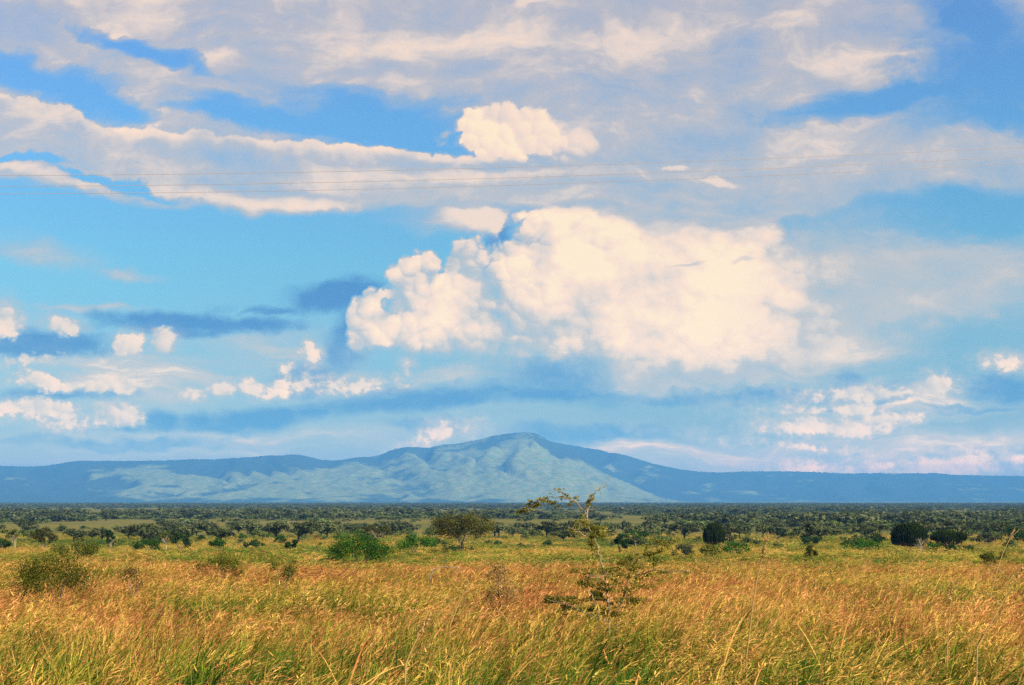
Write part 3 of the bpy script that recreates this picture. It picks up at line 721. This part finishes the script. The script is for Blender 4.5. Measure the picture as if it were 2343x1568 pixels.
shrub('grey_edge_bush', 'grey-green bush on the plain left of the dark right-edge thicket', 'bush', 2222, 2282, 1220, 250, 'grey', 49, k=14)
shrub('low_dark_bush', 'low dark bush behind the small olive bush and long thicket', 'bush', 1826, 1890, 1226, 245, 'dark', 50, k=14, t=(.2, 1))
umbrella_tree('wide_tree', 'low wide dark tree with thin trunk right of the narrow black euphorbia', 'tree', 1752, 1804, 1206, 1240, 250, 'dark', 51, crown_h=.6, k=16, t=(.1, .8))

# bleached dead shrub in front of the domed euphorbia
def dead_shrub():
    rng = nrg(60); d = 163; b = base_of(2106, d)
    root = tag(empty('dead_shrub', b), 'bleached leafless dead shrub in front of the dome-shaped euphorbia', 'dead shrub')
    H = CAMZ + (HY - 1228) / F * d - b[2]
    st = MB(); st.tube([(0, 0, -.1), (.03, 0, .3 * H), (-.05, 0, .55 * H)], [.07, .055, .04], 6); st.build('trunk', M['pale'], root)
    br = MB()
    for i in range(15):
        z = rng.uniform(.2, .55) * H; an = rng.uniform(0, 6.28)
        q = np.array([math.cos(an) * rng.uniform(.4, 1.1), math.sin(an) * .6, z + rng.uniform(.1, .5) * H])
        p = bough(br, rng, (0, 0, z), q, .035, .012, .08, 5, 4)
        for j in range(2): bough(br, rng, p[3], p[3] + np.array([rng.normal() * .3, rng.normal() * .3, rng.uniform(.1, .4)]), .018, .006, .05, 3, 3)
    br.build('branch', M['pale'], root)
dead_shrub()

# --- the thorn bush in the foreground
def thorn_bush():
    d = 25.0; rng = nrg(71); b = base_of(1396, d)
    root = tag(empty('thorn_bush', b), 'tall thorny bush with bent bare top branches, nearest plant in the tall grass', 'thorn bush')
    def P(X, Y, dy=0.): return np.array(at(X, Y, d)) + np.array([0, dy, 0]) - b
    def limb(name, mat, pts, r0, r1, twigs=0, tl=.16, par=root):
        mb = MB(); k = len(pts); Q = []
        for i in range(k - 1):                                   # resample with a little crookedness
            for u in (0, .5):
                p = pts[i] * (1 - u) + pts[i + 1] * u
                Q.append(p + (rng.normal(size=3) * .012 if u or i else 0))
        Q.append(pts[-1]); n = len(Q)
        mb.tube(Q, [r0 + (r1 - r0) * (i / (n - 1)) for i in range(n)], 7)
        for t in range(twigs):
            i = rng.integers(1, n - 1)
            dv = rng.normal(size=3) * np.array([1, .8, .7]); dv /= np.linalg.norm(dv)
            q = Q[i] + dv * tl * rng.uniform(.5, 1.3) + np.array([0, 0, .03])
            mb.tube([Q[i], Q[i] * .5 + q * .5 + rng.normal(size=3) * .012, q], [r1 * 1.1, r1 * .8, r1 * .4], 4)
            ends.append(q)
        # paired thorns
        for t in range(n * 3):
            i = rng.integers(0, n - 1); u = rng.uniform()
            p = Q[i] * (1 - u) + Q[i + 1] * u; dv = rng.normal(size=3); dv /= np.linalg.norm(dv)
            mb.tube([p, p + dv * .05], [.003, .0008], 3)
        mb.build(name, M[mat], par); return Q
    ends = []
    stem = [np.array([0, 0, -.08]), P(1394, 1430), P(1392, 1380), P(1389, 1351, .05), P(1383, 1322, .08), P(1374, 1280, .05), P(1366, 1251), P(1355, 1222), P(1346, 1204), P(1344, 1176), P(1351, 1154), P(1353, 1136), P(1366, 1124), P(1379, 1116), P(1391, 1110)]
    S = limb('stem', 'pale', stem, .019, .005, 46)
    stem2 = [np.array([.06, .05, -.08]), P(1415, 1410, .1), P(1424, 1376, .1), P(1436, 1353, .15), P(1441, 1317, .15), P(1463, 1279, .2), P(1487, 1268, .25), P(1511, 1241, .25), P(1535, 1236, .3)]
    S2 = limb('stem', 'bark', stem2, .018, .005, 34)
    arch = [P(1345, 1188), P(1336, 1169, -.03), P(1317, 1149, -.08), P(1300, 1142, -.1), P(1281, 1140, -.12), P(1259, 1136, -.12), P(1237, 1144, -.1), P(1215, 1159, -.08), P(1196, 1172, -.05)]
    A = limb('branch', 'bark', arch, .013, .004, 16, .10)
    limb('branch', 'bark', [P(1300, 1142, -.1), P(1284, 1126, -.1), P(1266, 1121, -.1)], .007, .003, 5, .07)
    limb('branch', 'pale', [P(1356, 1226), P(1336, 1226, -.05), P(1318, 1215, -.08), P(1300, 1207, -.1)], .010, .004, 7, .10)
    limb('branch', 'bark', [P(1450, 1322, .15), P(1475, 1312, .1), P(1502, 1306, 0), P(1540, 1305, -.1), P(1580, 1307, -.15)], .010, .004, 7, .08)
    limb('branch', 'pale', [P(1374, 1420), P(1360, 1392, -.2), P(1352, 1358, -.25), P(1344, 1345, -.25)], .012, .005, 6, .10)
    limb('branch', 'bark', [P(1385, 1330), P(1360, 1318, -.1), P(1338, 1322, -.15)], .010, .004, 6, .10)
    limb('branch', 'bark', [P(1388, 1420, -.1), P(1330, 1395, -.3), P(1290, 1378, -.35), P(1250, 1368, -.4)], .014, .004, 9, .12)
    def sprays(name, mat, spots, size, t):
        mb = MB()
        for (X, Y, rx, ry, n) in spots:
            c = P(X, Y); r = rx / F * d; rz = ry / F * d
            balls = [(c + rng.normal(size=3) * np.array([r * .5, r * .4, rz * .5]), r * f, r * f, rz * f * .7) for f in rng.uniform(.22, .5, 9)]
            fill(mb, rng, balls, n, size, *t)
        return mb.build(name, M[mat], root)
    up = [(1353, 1140, 10, 14, 70), (1350, 1156, 12, 9, 50), (1259, 1142, 22, 12, 150), (1287, 1139, 22, 9, 90), (1225, 1152, 16, 10, 120), (1210, 1163, 16, 11, 190), (1196, 1173, 12, 8, 110), (1240, 1146, 16, 8, 100), (1274, 1157, 8, 12, 60), (1275, 1123, 14, 5, 40), (1310, 1150, 14, 6, 40),
          (1345, 1206, 26, 20, 260), (1362, 1226, 28, 20, 330), (1330, 1200, 18, 22, 160), (1380, 1214, 18, 14, 110), (1362, 1252, 22, 20, 180), (1318, 1216, 16, 12, 80),
          (1378, 1300, 36, 22, 260), (1350, 1308, 20, 16, 150), (1440, 1300, 28, 26, 260), (1455, 1330, 26, 20, 200), (1512, 1244, 28, 18, 330), (1490, 1262, 24, 14, 160), (1545, 1238, 14, 10, 60), (1404, 1345, 36, 22, 160), (1570, 1306, 22, 6, 60), (1510, 1310, 24, 8, 60)]
    sprays('foliage', 'thorn', [(a, b, c * 1.1, e * 1.1, int(n * 1.5)) for a, b, c, e, n in up], .038, (.25, 1))
    lowl = [(1440, 1370, 46, 30, 260), (1340, 1330, 44, 24, 200), (1460, 1300, 40, 26, 160), (1410, 1300, 40, 26, 150), (1362, 1370, 24, 18, 600), (1320, 1376, 40, 16, 230), (1280, 1374, 36, 13, 170), (1255, 1370, 16, 10, 130), (1350, 1402, 46, 22, 200), (1400, 1395, 46, 26, 220), (1300, 1398, 40, 14, 90), (1370, 1350, 26, 14, 200)]
    sprays('foliage', 'tdark', [(a, b, c, e, int(n * 2.2)) for a, b, c, e, n in lowl], .042, (.1, 1))
thorn_bush()

# --- bent dead twigs arching out of the grass
def bent_twig(name, label, pts, d, r):
    b = base_of(pts[0][0], d); mb = MB()
    P = [np.array(at(X, Y, d + i * .15)) - b for i, (X, Y) in enumerate(pts)]
    P.insert(0, np.array([0, 0, -.05]))
    mb.tube(P, [r * (1 - .75 * i / len(P)) for i in range(len(P))], 6)
    rng = nrg(int(pts[0][0]))
    for i in range(8):
        p = P[rng.integers(2, len(P))]; q = p + rng.normal(size=3) * .10
        mb.tube([p, q], [r * .4, r * .15], 3)
    o = mb.build(name, M['bark'], None); o.location = b
    return tag(o, label, 'twig')
bent_twig('bent_twig', 'dark bent twig arching above the grass between green bush and brown shrub', [(984, 1330), (986, 1316), (994, 1304), (1008, 1298), (1028, 1298), (1052, 1301)], 46, .030)

# --- tall single stalks
def stalk(label, pts, d, r, seed, plume=.25):
    b = base_of(pts[0][0], d); mb = MB(); rng = nrg(seed)
    P = [np.array(at(X, Y, d)) - b for X, Y in pts]; P.insert(0, np.array([P[0][0] - .02, 0, -.05]))
    mb.tube(P, [r * (1 - .6 * i / (len(P) - 1)) for i in range(len(P))], 6, .55)
    top = P[-1]; dr = P[-1] - P[-2]; dr = dr / np.linalg.norm(dr)
    n = 60; u = rng.uniform(-.15, 1, n)
    mb.leaves(top - dr * plume * (1 - u)[:, None] + rng.normal(size=(n, 3)) * .012, .05, rng, .5 + .3 * rng.uniform(size=n), .3)
    for i in range(4):                                            # long drooping blades
        k = rng.integers(1, len(P) - 1); s = rng.choice([-1, 1]); L = rng.uniform(.25, .5)
        a = P[k]; mb.tube([a, a + np.array([s * L * .5, 0, L * .5]), a + np.array([s * L, .05, L * .35])], [.006, .005, .001], 3, .5)
    o = mb.build('grass_stalk', M['stalk'], None); o.location = b
    return tag(o, label, 'grass stalk', 'tall grass stalks')
M['stalk'] = leaf_mat('dry_stalk', [(0, (.20, .22, .05)), (.55, (.46, .30, .11)), (1, (.50, .28, .14))], .2, .1)
stalk('tallest pale grass stalk, standing clear of the field right of the thorn bush', [(1708, 1500), (1716, 1440), (1722, 1385), (1733, 1320), (1746, 1270), (1757, 1222)], 17, .011, 81)
stalk('long pale stalk leaning far over at the right picture edge', [(2236, 1480), (2262, 1435), (2290, 1385), (2318, 1335), (2352, 1280)], 18, .010, 82)
stalk('slim pale stalk reaching in front of the dead shrub', [(2040, 1400), (2062, 1340), (2082, 1290), (2108, 1262), (2126, 1233)], 32, .014, 83)
stalk('thin stalk with pale tip above the grass near right edge bush', [(2262, 1380), (2280, 1310), (2296, 1262), (2310, 1234), (2322, 1210)], 34, .014, 84)
stalk('thin upright green-gold stalk below the rightmost euphorbia', [(2168, 1470), (2172, 1420), (2176, 1370), (2180, 1330)], 19, .008, 85)
stalk('slanting golden stalk in the grass below the bent twig', [(1030, 1430), (1046, 1390), (1060, 1360), (1078, 1318)], 24, .014, 86)
stalk('pale stalk leaning right just above the near grass, low centre-left', [(928, 1520), (945, 1480), (962, 1445), (985, 1405)], 15, .011, 87)
# ------------------------------------------------------------------ masses scattered over the ground
def scatter(name, pts, rot, scl, idx, shift, protos):
    col = bpy.data.collections.new(name + '_kinds')
    for p in protos: col.objects.link(p)
    me = bpy.data.meshes.new(name); n = len(pts)
    me.vertices.add(n); me.vertices.foreach_set('co', np.asarray(pts, np.float32).ravel())
    for nm, ty, v, f in (('rot', 'FLOAT_VECTOR', rot, 'vector'), ('scl', 'FLOAT_VECTOR', scl, 'vector'), ('kind_index', 'INT', idx, 'value'), ('tint_shift', 'FLOAT', shift, 'value')):
        a = me.attributes.new(nm, ty, 'POINT'); a.data.foreach_set(f, np.asarray(v, np.int32 if ty == 'INT' else np.float32).ravel())
    o = bpy.data.objects.new(name, me); C.objects.link(o)
    ng = bpy.data.node_groups.new(name, 'GeometryNodeTree')
    ng.interface.new_socket('Geometry', in_out='INPUT', socket_type='NodeSocketGeometry')
    ng.interface.new_socket('Geometry', in_out='OUTPUT', socket_type='NodeSocketGeometry')
    N = ng.nodes; L = ng.links
    gi = N.new('NodeGroupInput'); go = N.new('NodeGroupOutput')
    ci = N.new('GeometryNodeCollectionInfo'); ci.inputs['Collection'].default_value = col
    ci.inputs['Separate Children'].default_value = True; ci.inputs['Reset Children'].default_value = True
    ip = N.new('GeometryNodeInstanceOnPoints'); ip.inputs['Pick Instance'].default_value = True
    def na(nm, ty):
        x = N.new('GeometryNodeInputNamedAttribute'); x.data_type = ty; x.inputs['Name'].default_value = nm; return x.outputs['Attribute']
    er = N.new('FunctionNodeEulerToRotation'); L.new(na('rot', 'FLOAT_VECTOR'), er.inputs[0])
    L.new(gi.outputs[0], ip.inputs['Points']); L.new(ci.outputs[0], ip.inputs['Instance'])
    L.new(na('kind_index', 'INT'), ip.inputs['Instance Index']); L.new(er.outputs[0], ip.inputs['Rotation']); L.new(na('scl', 'FLOAT_VECTOR'), ip.inputs['Scale'])
    L.new(ip.outputs[0], go.inputs[0])
    md = o.modifiers.new('scatter', 'NODES'); md.node_group = ng
    return tag(o, kind='stuff')

# --- grass
GR = leaf_mat('grass_blade', [(0, (.020, .065, .010)), (.22, (.095, .17, .016)), (.40, (.27, .25, .028)), (.58, (.64, .41, .085)), (.75, (.70, .33, .115)), (.9, (.38, .13, .045)), (1, (.22, .07, .03))], .22, .38, inst=True)

def tuft(name, kind, seed):
    rng = nrg(seed); mb = MB()
    V = []; Q = []; T = []
    def ribbon(p, d0, up, L, w, bend, t0, t1, seg=5):
        d = d0 / np.linalg.norm(d0); az = rng.uniform(0, math.pi); side = np.array([math.cos(az), math.sin(az), 0])
        base = len(V); q = np.array(p, float); h = L / seg
        for i in range(seg + 1):
            u = i / seg; ww = w * (1 - u) ** .6 * (1 if i else .7)
            V.append(q - side * ww / 2); V.append(q + side * ww / 2); t = t0 + (t1 - t0) * u; T.extend((t, t))
            if i < seg:
                dd = d * (1 - 0) + np.array([bend[0], bend[1], -abs(bend[2])]) * u * u
                dd /= np.linalg.norm(dd); q = q + dd * h
                Q.append((base + 2 * i, base + 2 * i + 1, base + 2 * i + 3, base + 2 * i + 2))
        return q
    n = {'straw': 34, 'green': 30, 'red': 30, 'broad': 22, 'reed': 12}[kind]
    for i in range(n):
        an = rng.uniform(0, 6.283); r = .24 * math.sqrt(rng.uniform()); p = (r * math.cos(an), r * math.sin(an), -.03)
        lean = np.array([.36 + rng.normal() * .36, rng.normal() * .34, 1.0])
        if rng.uniform() < .10: lean = np.array([rng.normal() * 1.2 + .5, rng.normal() * 1.2, .55])   # broken over
        if kind == 'straw':
            L = rng.uniform(.45, 1.1); tt = rng.uniform(.42, .80)
            tip = ribbon(p, lean, 0, L, .013, (.5 + rng.normal() * .3, rng.normal() * .3, .25), max(0, tt - .40), tt)  # greener base, darkened too to paint shade between the tufts
            if rng.uniform() < .34:
                for j in range(5):
                    q = tip + np.array([rng.normal() * .015 - .02 * j, rng.normal() * .015, -.028 * j])
                    ribbon(q, np.array([.55 + rng.normal() * .3, rng.normal() * .3, .6]), 0, rng.uniform(.06, .13), .017, (.5, 0, .4), tt + .08, tt + .18, 2)
        elif kind == 'red':
            L = rng.uniform(.6, 1.1); tt = rng.uniform(.62, .95)
            tip = ribbon(p, lean, 0, L, .010, (.6 + rng.normal() * .3, rng.normal() * .3, .3), max(0, tt - .45), tt)
            for j in range(4):
                q = tip + np.array([-.03 * j, rng.normal() * .01, -.04 * j])
                ribbon(q, np.array([.6 + rng.normal() * .4, rng.normal() * .4, .3]), 0, rng.uniform(.08, .17), .022, (.4, 0, .8), tt, min(1, tt + .12), 3)
        elif kind == 'green':
            L = rng.uniform(.55, 1.0); tt = rng.uniform(.05, .42)
            ribbon(p, lean, 0, L, .021, (.6 + rng.normal() * .4, rng.normal() * .4, .45), max(0, tt - .1), tt + .08)
        elif kind == 'reed':
            L = rng.uniform(.8, 1.45); tt = rng.uniform(.08, .38) if seed % 2 else rng.uniform(.55, .95)
            ribbon(p, lean * np.array([1.6, 1.6, 1]), 0, L, .028, (.7 + rng.normal() * .4, rng.normal() * .5, .5), max(0, tt - .08), min(1, tt + .1), 7)
        else:
            L = rng.uniform(.5, .95); tt = rng.choice([rng.uniform(.02, .25), rng.uniform(.45, .75)])
            ribbon(p, lean * np.array([1.5, 1.5, 1]), 0, L, .032, (1.0 + rng.normal() * .5, rng.normal() * .6, .9), tt, min(1, tt + .1), 6)
    mb.add(np.array(V), np.array(Q), np.array(T))
    return mb.build(name, GR, None, link=False)

kinds = []
for k, (kd, c) in enumerate((('straw', 4), ('red', 2), ('green', 3), ('broad', 3), ('reed', 4))):
    for i in range(c): kinds.append((kd, tuft('grass_tuft_%02d' % len(kinds), kd, 200 + 10 * k + i)))
KI = {kd: [i for i, q in enumerate(kinds) if q[0] == kd] for kd in ('straw', 'red', 'green', 'broad', 'reed')}

def tall_grass():
    rng = nrg(5); P = []
    for y0, y1, dens, wide in ((3.5, 16, 12, .60), (16, 27, 10, .58), (27, 46, 7, .57), (46, 100, 4.4, .56)):
        A = (y1 - y0) * (y0 + y1) * wide + 8 * (y1 - y0); n = int(A * dens)
        y = np.sqrt(rng.uniform(y0 * y0, y1 * y1, n)); x = rng.uniform(-1, 1, n) * (y * wide + 4)
        P.append(np.stack([x, y], 1))
    P = np.concatenate(P); x, y = P.T; n = len(x)
    clump = fbm(x / 1.1 + 31, y / 1.3 + 77, 2)
    edge = (rng.uniform(size=n) < 1.05 - smooth(62, 99, y) ) & (clump + rng.normal(size=n) * .10 > .40 - .10 * smooth(20, 40, y))
    P = P[edge]; x, y = P.T; n = len(x)
    near = 1 - smooth(13, 26, y)
    patch = fbm(x / 3.2 + 50, y / 4.5 + 50, 4)                     # which kind grows where
    patch2 = fbm(x / 1.6 + 90, y / 2.4 + 10, 3)
    r = rng.uniform(size=n)
    pg = .14 + .65 * smooth(.48, .60, patch) + .22 * near + .28 * near * smooth(-.5, -3, x) + .12 * smooth(60, 84, y)
    pb = .07 + .42 * near * smooth(.40, .6, patch2)
    pr = .12 + .35 * smooth(.56, .7, patch2) + .34 * near * smooth(1.2, 4.5, x)
    idx = np.empty(n, int)
    for i in range(n):
        a = pg[i]; b = a + pb[i]; c = b + pr[i]; s = max(1, c + .25); q = r[i] * s
        k = 'green' if q < a else 'broad' if q < b else 'red' if q < c else 'straw'
        if rng.uniform() < (.26 + .14 * (x[i] > 2.0)) * near[i] + .02: k = 'reed'
        idx[i] = KI[k][rng.integers(len(KI[k]))]
    clump = fbm(x / 1.1 + 31, y / 1.3 + 77, 2)
    h = (.76 + .50 * (clump - .5) + .50 * (fbm(x / 5 + 7, y / 7 + 7, 3) - .5) * 2 + rng.normal(size=n) * .10) * (1 - .22 * smooth(50, 80, y))
    tall = (rng.uniform(size=n) < .10); h = h + tall * .25
    tilt = rng.normal(size=n) * .10
    rot = np.stack([rng.normal(size=n) * .12, .10 + tilt + rng.normal(size=n) * .10, rng.normal(size=n) * .55], 1)
    wscale = 1 + .7 * smooth(20, 60, y)
    scl = np.stack([wscale * rng.uniform(.9, 1.2, n), wscale * rng.uniform(.9, 1.2, n), np.clip(h, .45, 1.3)], 1)
    shift = .455 + .26 * (.5 - smooth(.35, .65, fbm(x / 6 + 20, y / 10 + 20, 3))) + rng.normal(size=n) * .11 + .10 * (fbm(x / .9, y / 1.3, 2) - .5) * 2 - .05 * near
    pts = np.stack([x, y, ground_z(x, y)], 1)
    scatter('grass', pts, rot, scl, idx, shift, [q[1] for q in kinds])
tall_grass()

def meadow():
    """shorter grass and herbs between the tall field and the bushes of the plain"""
    rng = nrg(6); n = 35000
    y = np.sqrt(rng.uniform(78 ** 2, 420 ** 2, n)); x = rng.uniform(-1, 1, n) * (y * .57 + 4)
    keep = rng.uniform(size=n) < 1.0 - .75 * smooth(150, 420, y); x, y = x[keep], y[keep]; n = len(x)
    patch = fbm(x / 14 + 50, y / 22 + 50, 4)
    r = rng.uniform(size=n); idx = np.empty(n, int)
    for i in range(n):
        k = 'green' if r[i] < .25 + .6 * smooth(.45, .6, patch[i]) else 'straw' if r[i] < .93 else 'red'
        idx[i] = KI[k][rng.integers(len(KI[k]))]
    s = rng.uniform(2.2, 4.0, n) * (1 + .6 * smooth(150, 400, y))
    scl = np.stack([s, s, rng.uniform(.35, .75, n) * (1 + .3 * smooth(150, 400, y))], 1)
    rot = np.stack([rng.normal(size=n) * .1, .1 + rng.normal(size=n) * .1, rng.uniform(0, 6.28, n)], 1)
    shift = .39 + .2 * (.5 - smooth(.35, .65, fbm(x / 25 + 20, y / 50 + 20, 3))) + rng.normal(size=n) * .04
    scatter('meadow_grass', np.stack([x, y, ground_z(x, y)], 1), rot, scl, idx, shift, [q[1] for q in kinds])
meadow()

# --- bushes and thorn trees of the plain
def bush_mesh(name, seed, n, size, mat, tree):
    rng = nrg(seed); mb = MB()
    if tree:
        balls = []
        for i in range(12):
            an = rng.uniform(0, 6.283); r = math.sqrt(rng.uniform()) * .62; s = rng.uniform(.14, .26)
            balls.append((np.array([r * math.cos(an), r * math.sin(an), rng.uniform(.56, .88) - .12 * r]), s, s, s * .62))
        mb.tube([(0, 0, -.03), (.02, 0, .3), (.0, 0, .55)], [.05, .035, .03], 5, .2)
        for q in balls[:6]: mb.tube([(0, 0, .32), tuple(np.array(q[0]) * np.array([.5, .5, .75])), tuple(q[0])], [.025, .018, .008], 4, .2)
    else:
        balls = sub_balls(rng, (0, 0, .42), .72, .66, .55, 11, (.28, .48), .9, -.4)
    fill(mb, rng, balls, n, size)
    return mb.build(name, mat, None, link=False)
BM = {k: leaf_mat('plain_' + k, s, .25, .3) for k, s in (
    ('bush', [(0, (.045, .066, .019)), (.5, (.10, .135, .034)), (1, (.18, .20, .055))]),
    ('dusky', [(0, (.042, .054, .025)), (.5, (.088, .106, .044)), (1, (.15, .16, .06))]),
    ('fresh', [(0, (.018, .045, .010)), (.5, (.040, .09, .016)), (1, (.075, .14, .025))]))}

def plain_things():
    """the nearer bushes of the plain, every one an object"""
    rng = nrg(8)
    protos = {}
    for kd, mt, tree, cnt in (('dark', 'bush', False, 5), ('fresh', 'fresh', False, 3), ('tree', 'dusky', True, 4)):
        protos[kd] = [bush_mesh('plain_bush' if not tree else 'thorn_tree', 300 + i + 20 * len(kd), 650, .13, BM[mt], tree) for i in range(cnt)]
    spec = {'dark': ('plain_bush', 'dark olive-green bush, one of many dotted over the open plain behind the grass', 'bush', 'dark bushes dotted over the plain'),
            'fresh': ('green_plain_bush', 'fresh green low bush, one of several on the open plain behind the grass', 'bush', 'fresh green bushes on the plain'),
            'tree': ('thorn_tree', 'small grey-green thorn tree, one of many out on the plain behind the grass', 'tree', 'thorn trees on the plain')}
    placed = []; n = 0
    while n < 250:
        y = math.sqrt(rng.uniform(195 ** 2, 455 ** 2)); x = rng.uniform(-1, 1) * y * .385
        X = CX + x / y * F
        m = float(fbm(x / 60 + 31, y / 40 + 31, 3))
        if m < .47 and rng.uniform() < .8: continue
        kd = rng.choice(['dark', 'dark', 'fresh', 'tree', 'tree']) if y > 260 else rng.choice(['dark', 'fresh', 'fresh'])
        h = {'dark': rng.uniform(1.4, 3.0), 'fresh': rng.uniform(1.0, 2.0), 'tree': rng.uniform(3.0, 5.0)}[kd]
        if y < 260: h *= .75
        if any((x - a) ** 2 + (y - b) ** 2 < 16 for a, b in placed): continue
        placed.append((x, y))
        nm, lab, cat, grp = spec[kd]
        src = protos[kd][rng.integers(len(protos[kd]))]
        o = src.copy(); o.name = nm; C.objects.link(o)
        o.location = (x, y, float(ground_z(x, y)) - .05); o.rotation_euler = (0, 0, rng.uniform(0, 6.28))
        w = h * rng.uniform(.9, 1.5); o.scale = (w, w, h)
        tag(o, lab, cat, grp); n += 1
plain_things()

def woodland():
    """the wooded savanna beyond, which reads as one mass"""
    rng = nrg(9); pr = []
    for i in range(5): pr.append(bush_mesh('wood_bush_%d' % i, 400 + i, 230, .22, BM['bush'], False))
    for i in range(5): pr.append(bush_mesh('wood_tree_%d' % i, 420 + i, 230, .20, BM['dusky'], True))
    P = []
    for y0, y1, per in ((440, 1000, 50), (1000, 1700, 95), (1700, 3000, 210), (3000, 6500, 620)):
        n = int(.60 * (y1 * y1 - y0 * y0) / per)
        y = np.sqrt(rng.uniform(y0 * y0, y1 * y1, n)); x = rng.uniform(-1, 1, n) * y * .60
        P.append(np.stack([x, y], 1))
    P = np.concatenate(P); x, y = P.T; n = len(x)
    X = x / y
    m = fbm(x / 150 + 11, y / 110 + 11, 3) + .35 * (fbm(x / 900 + 5, y / 260 + 5, 2) - .5)
    want = np.full(n, .46)
    want = np.where(y < 620, .14 + .46 * smooth(440, 720, y), want)
    glade = smooth(820, 960, y) * (1 - smooth(2200, 2700, y))
    want = want - .40 * glade * (1 - smooth(-.02, .14, X)) - .14 * glade
    want = want + .30 * smooth(2200, 2800, y) + .16 * smooth(.03, .2, X)
    thr = np.interp(np.clip(want, 0, 1), [0, .2, .4, .6, .8, 1], [.68, .58, .52, .47, .40, .2])
    keep = m > thr + rng.normal(size=n) * .02
    keep |= rng.uniform(size=n) < .03
    x, y = x[keep], y[keep]; n = len(x)
    tree = rng.uniform(size=n) < .38
    h = np.where(tree, rng.uniform(2.6, 6.4, n), rng.uniform(1.0, 3.4, n)) * (1 + .15 * smooth(1500, 3500, y))
    w = h * np.where(tree, rng.uniform(1.1, 1.9, n), rng.uniform(1.4, 3.0, n)) * (1 + .5 * smooth(1500, 4000, y))
    idx = np.where(tree, 5, 0) + rng.integers(0, 5, n)
    rot = np.stack([np.zeros(n), np.zeros(n), rng.uniform(0, 6.28, n)], 1)
    scatter('woodland', np.stack([x, y, ground_z(x, y) - .1], 1), rot, np.stack([w, w, h], 1), idx, np.full(n, .5), pr)
woodland()

# ------------------------------------------------------------------ the power line overhead
def wire(label, pts, seed):
    """a conductor sagging between poles far outside the picture"""
    rng = nrg(seed)
    (xa, ya, da), (xb, yb, db), (xc, yc, dc) = pts
    A, B, D = [np.array(at(*p)) for p in pts]
    t = np.linspace(-.35, 1.35, 90)[:, None]
    P = A * (2 * (t - .5) * (t - 1)) + B * (-4 * t * (t - 1)) + D * (2 * t * (t - .5))
    mb = MB(); mb.tube([tuple(p) for p in P], .0085, 6)
    o = mb.build('power_line', M['wire'], None, smooth_shade=True, origin=P[45])
    return tag(o, label, 'power line', 'overhead power lines')
def wire_mat():
    m, g = new_mat('weathered_aluminium')
    n = g.noise(g.n('ShaderNodeTexCoord').outputs['Object'], 3, 3)
    b = g.n('ShaderNodeBsdfPrincipled'); g.put(b.inputs['Base Color'], g.mix(n, (.30, .235, .20), (.42, .34, .30)))
    b.inputs['Metallic'].default_value = .3; b.inputs['Roughness'].default_value = .6
    return finish(m, g, b.outputs[0])
M['wire'] = wire_mat()
wire('top power line of three crossing the cloudy sky', [(0, 402, 62), (1171, 383, 66), (2343, 337, 70)], 1)
wire('middle power line of three crossing the cloudy sky', [(0, 427, 63), (1171, 407, 67), (2343, 358, 71)], 2)
wire('lowest power line of three crossing the cloudy sky', [(0, 444, 62), (1171, 424, 66), (2343, 373, 70)], 3)
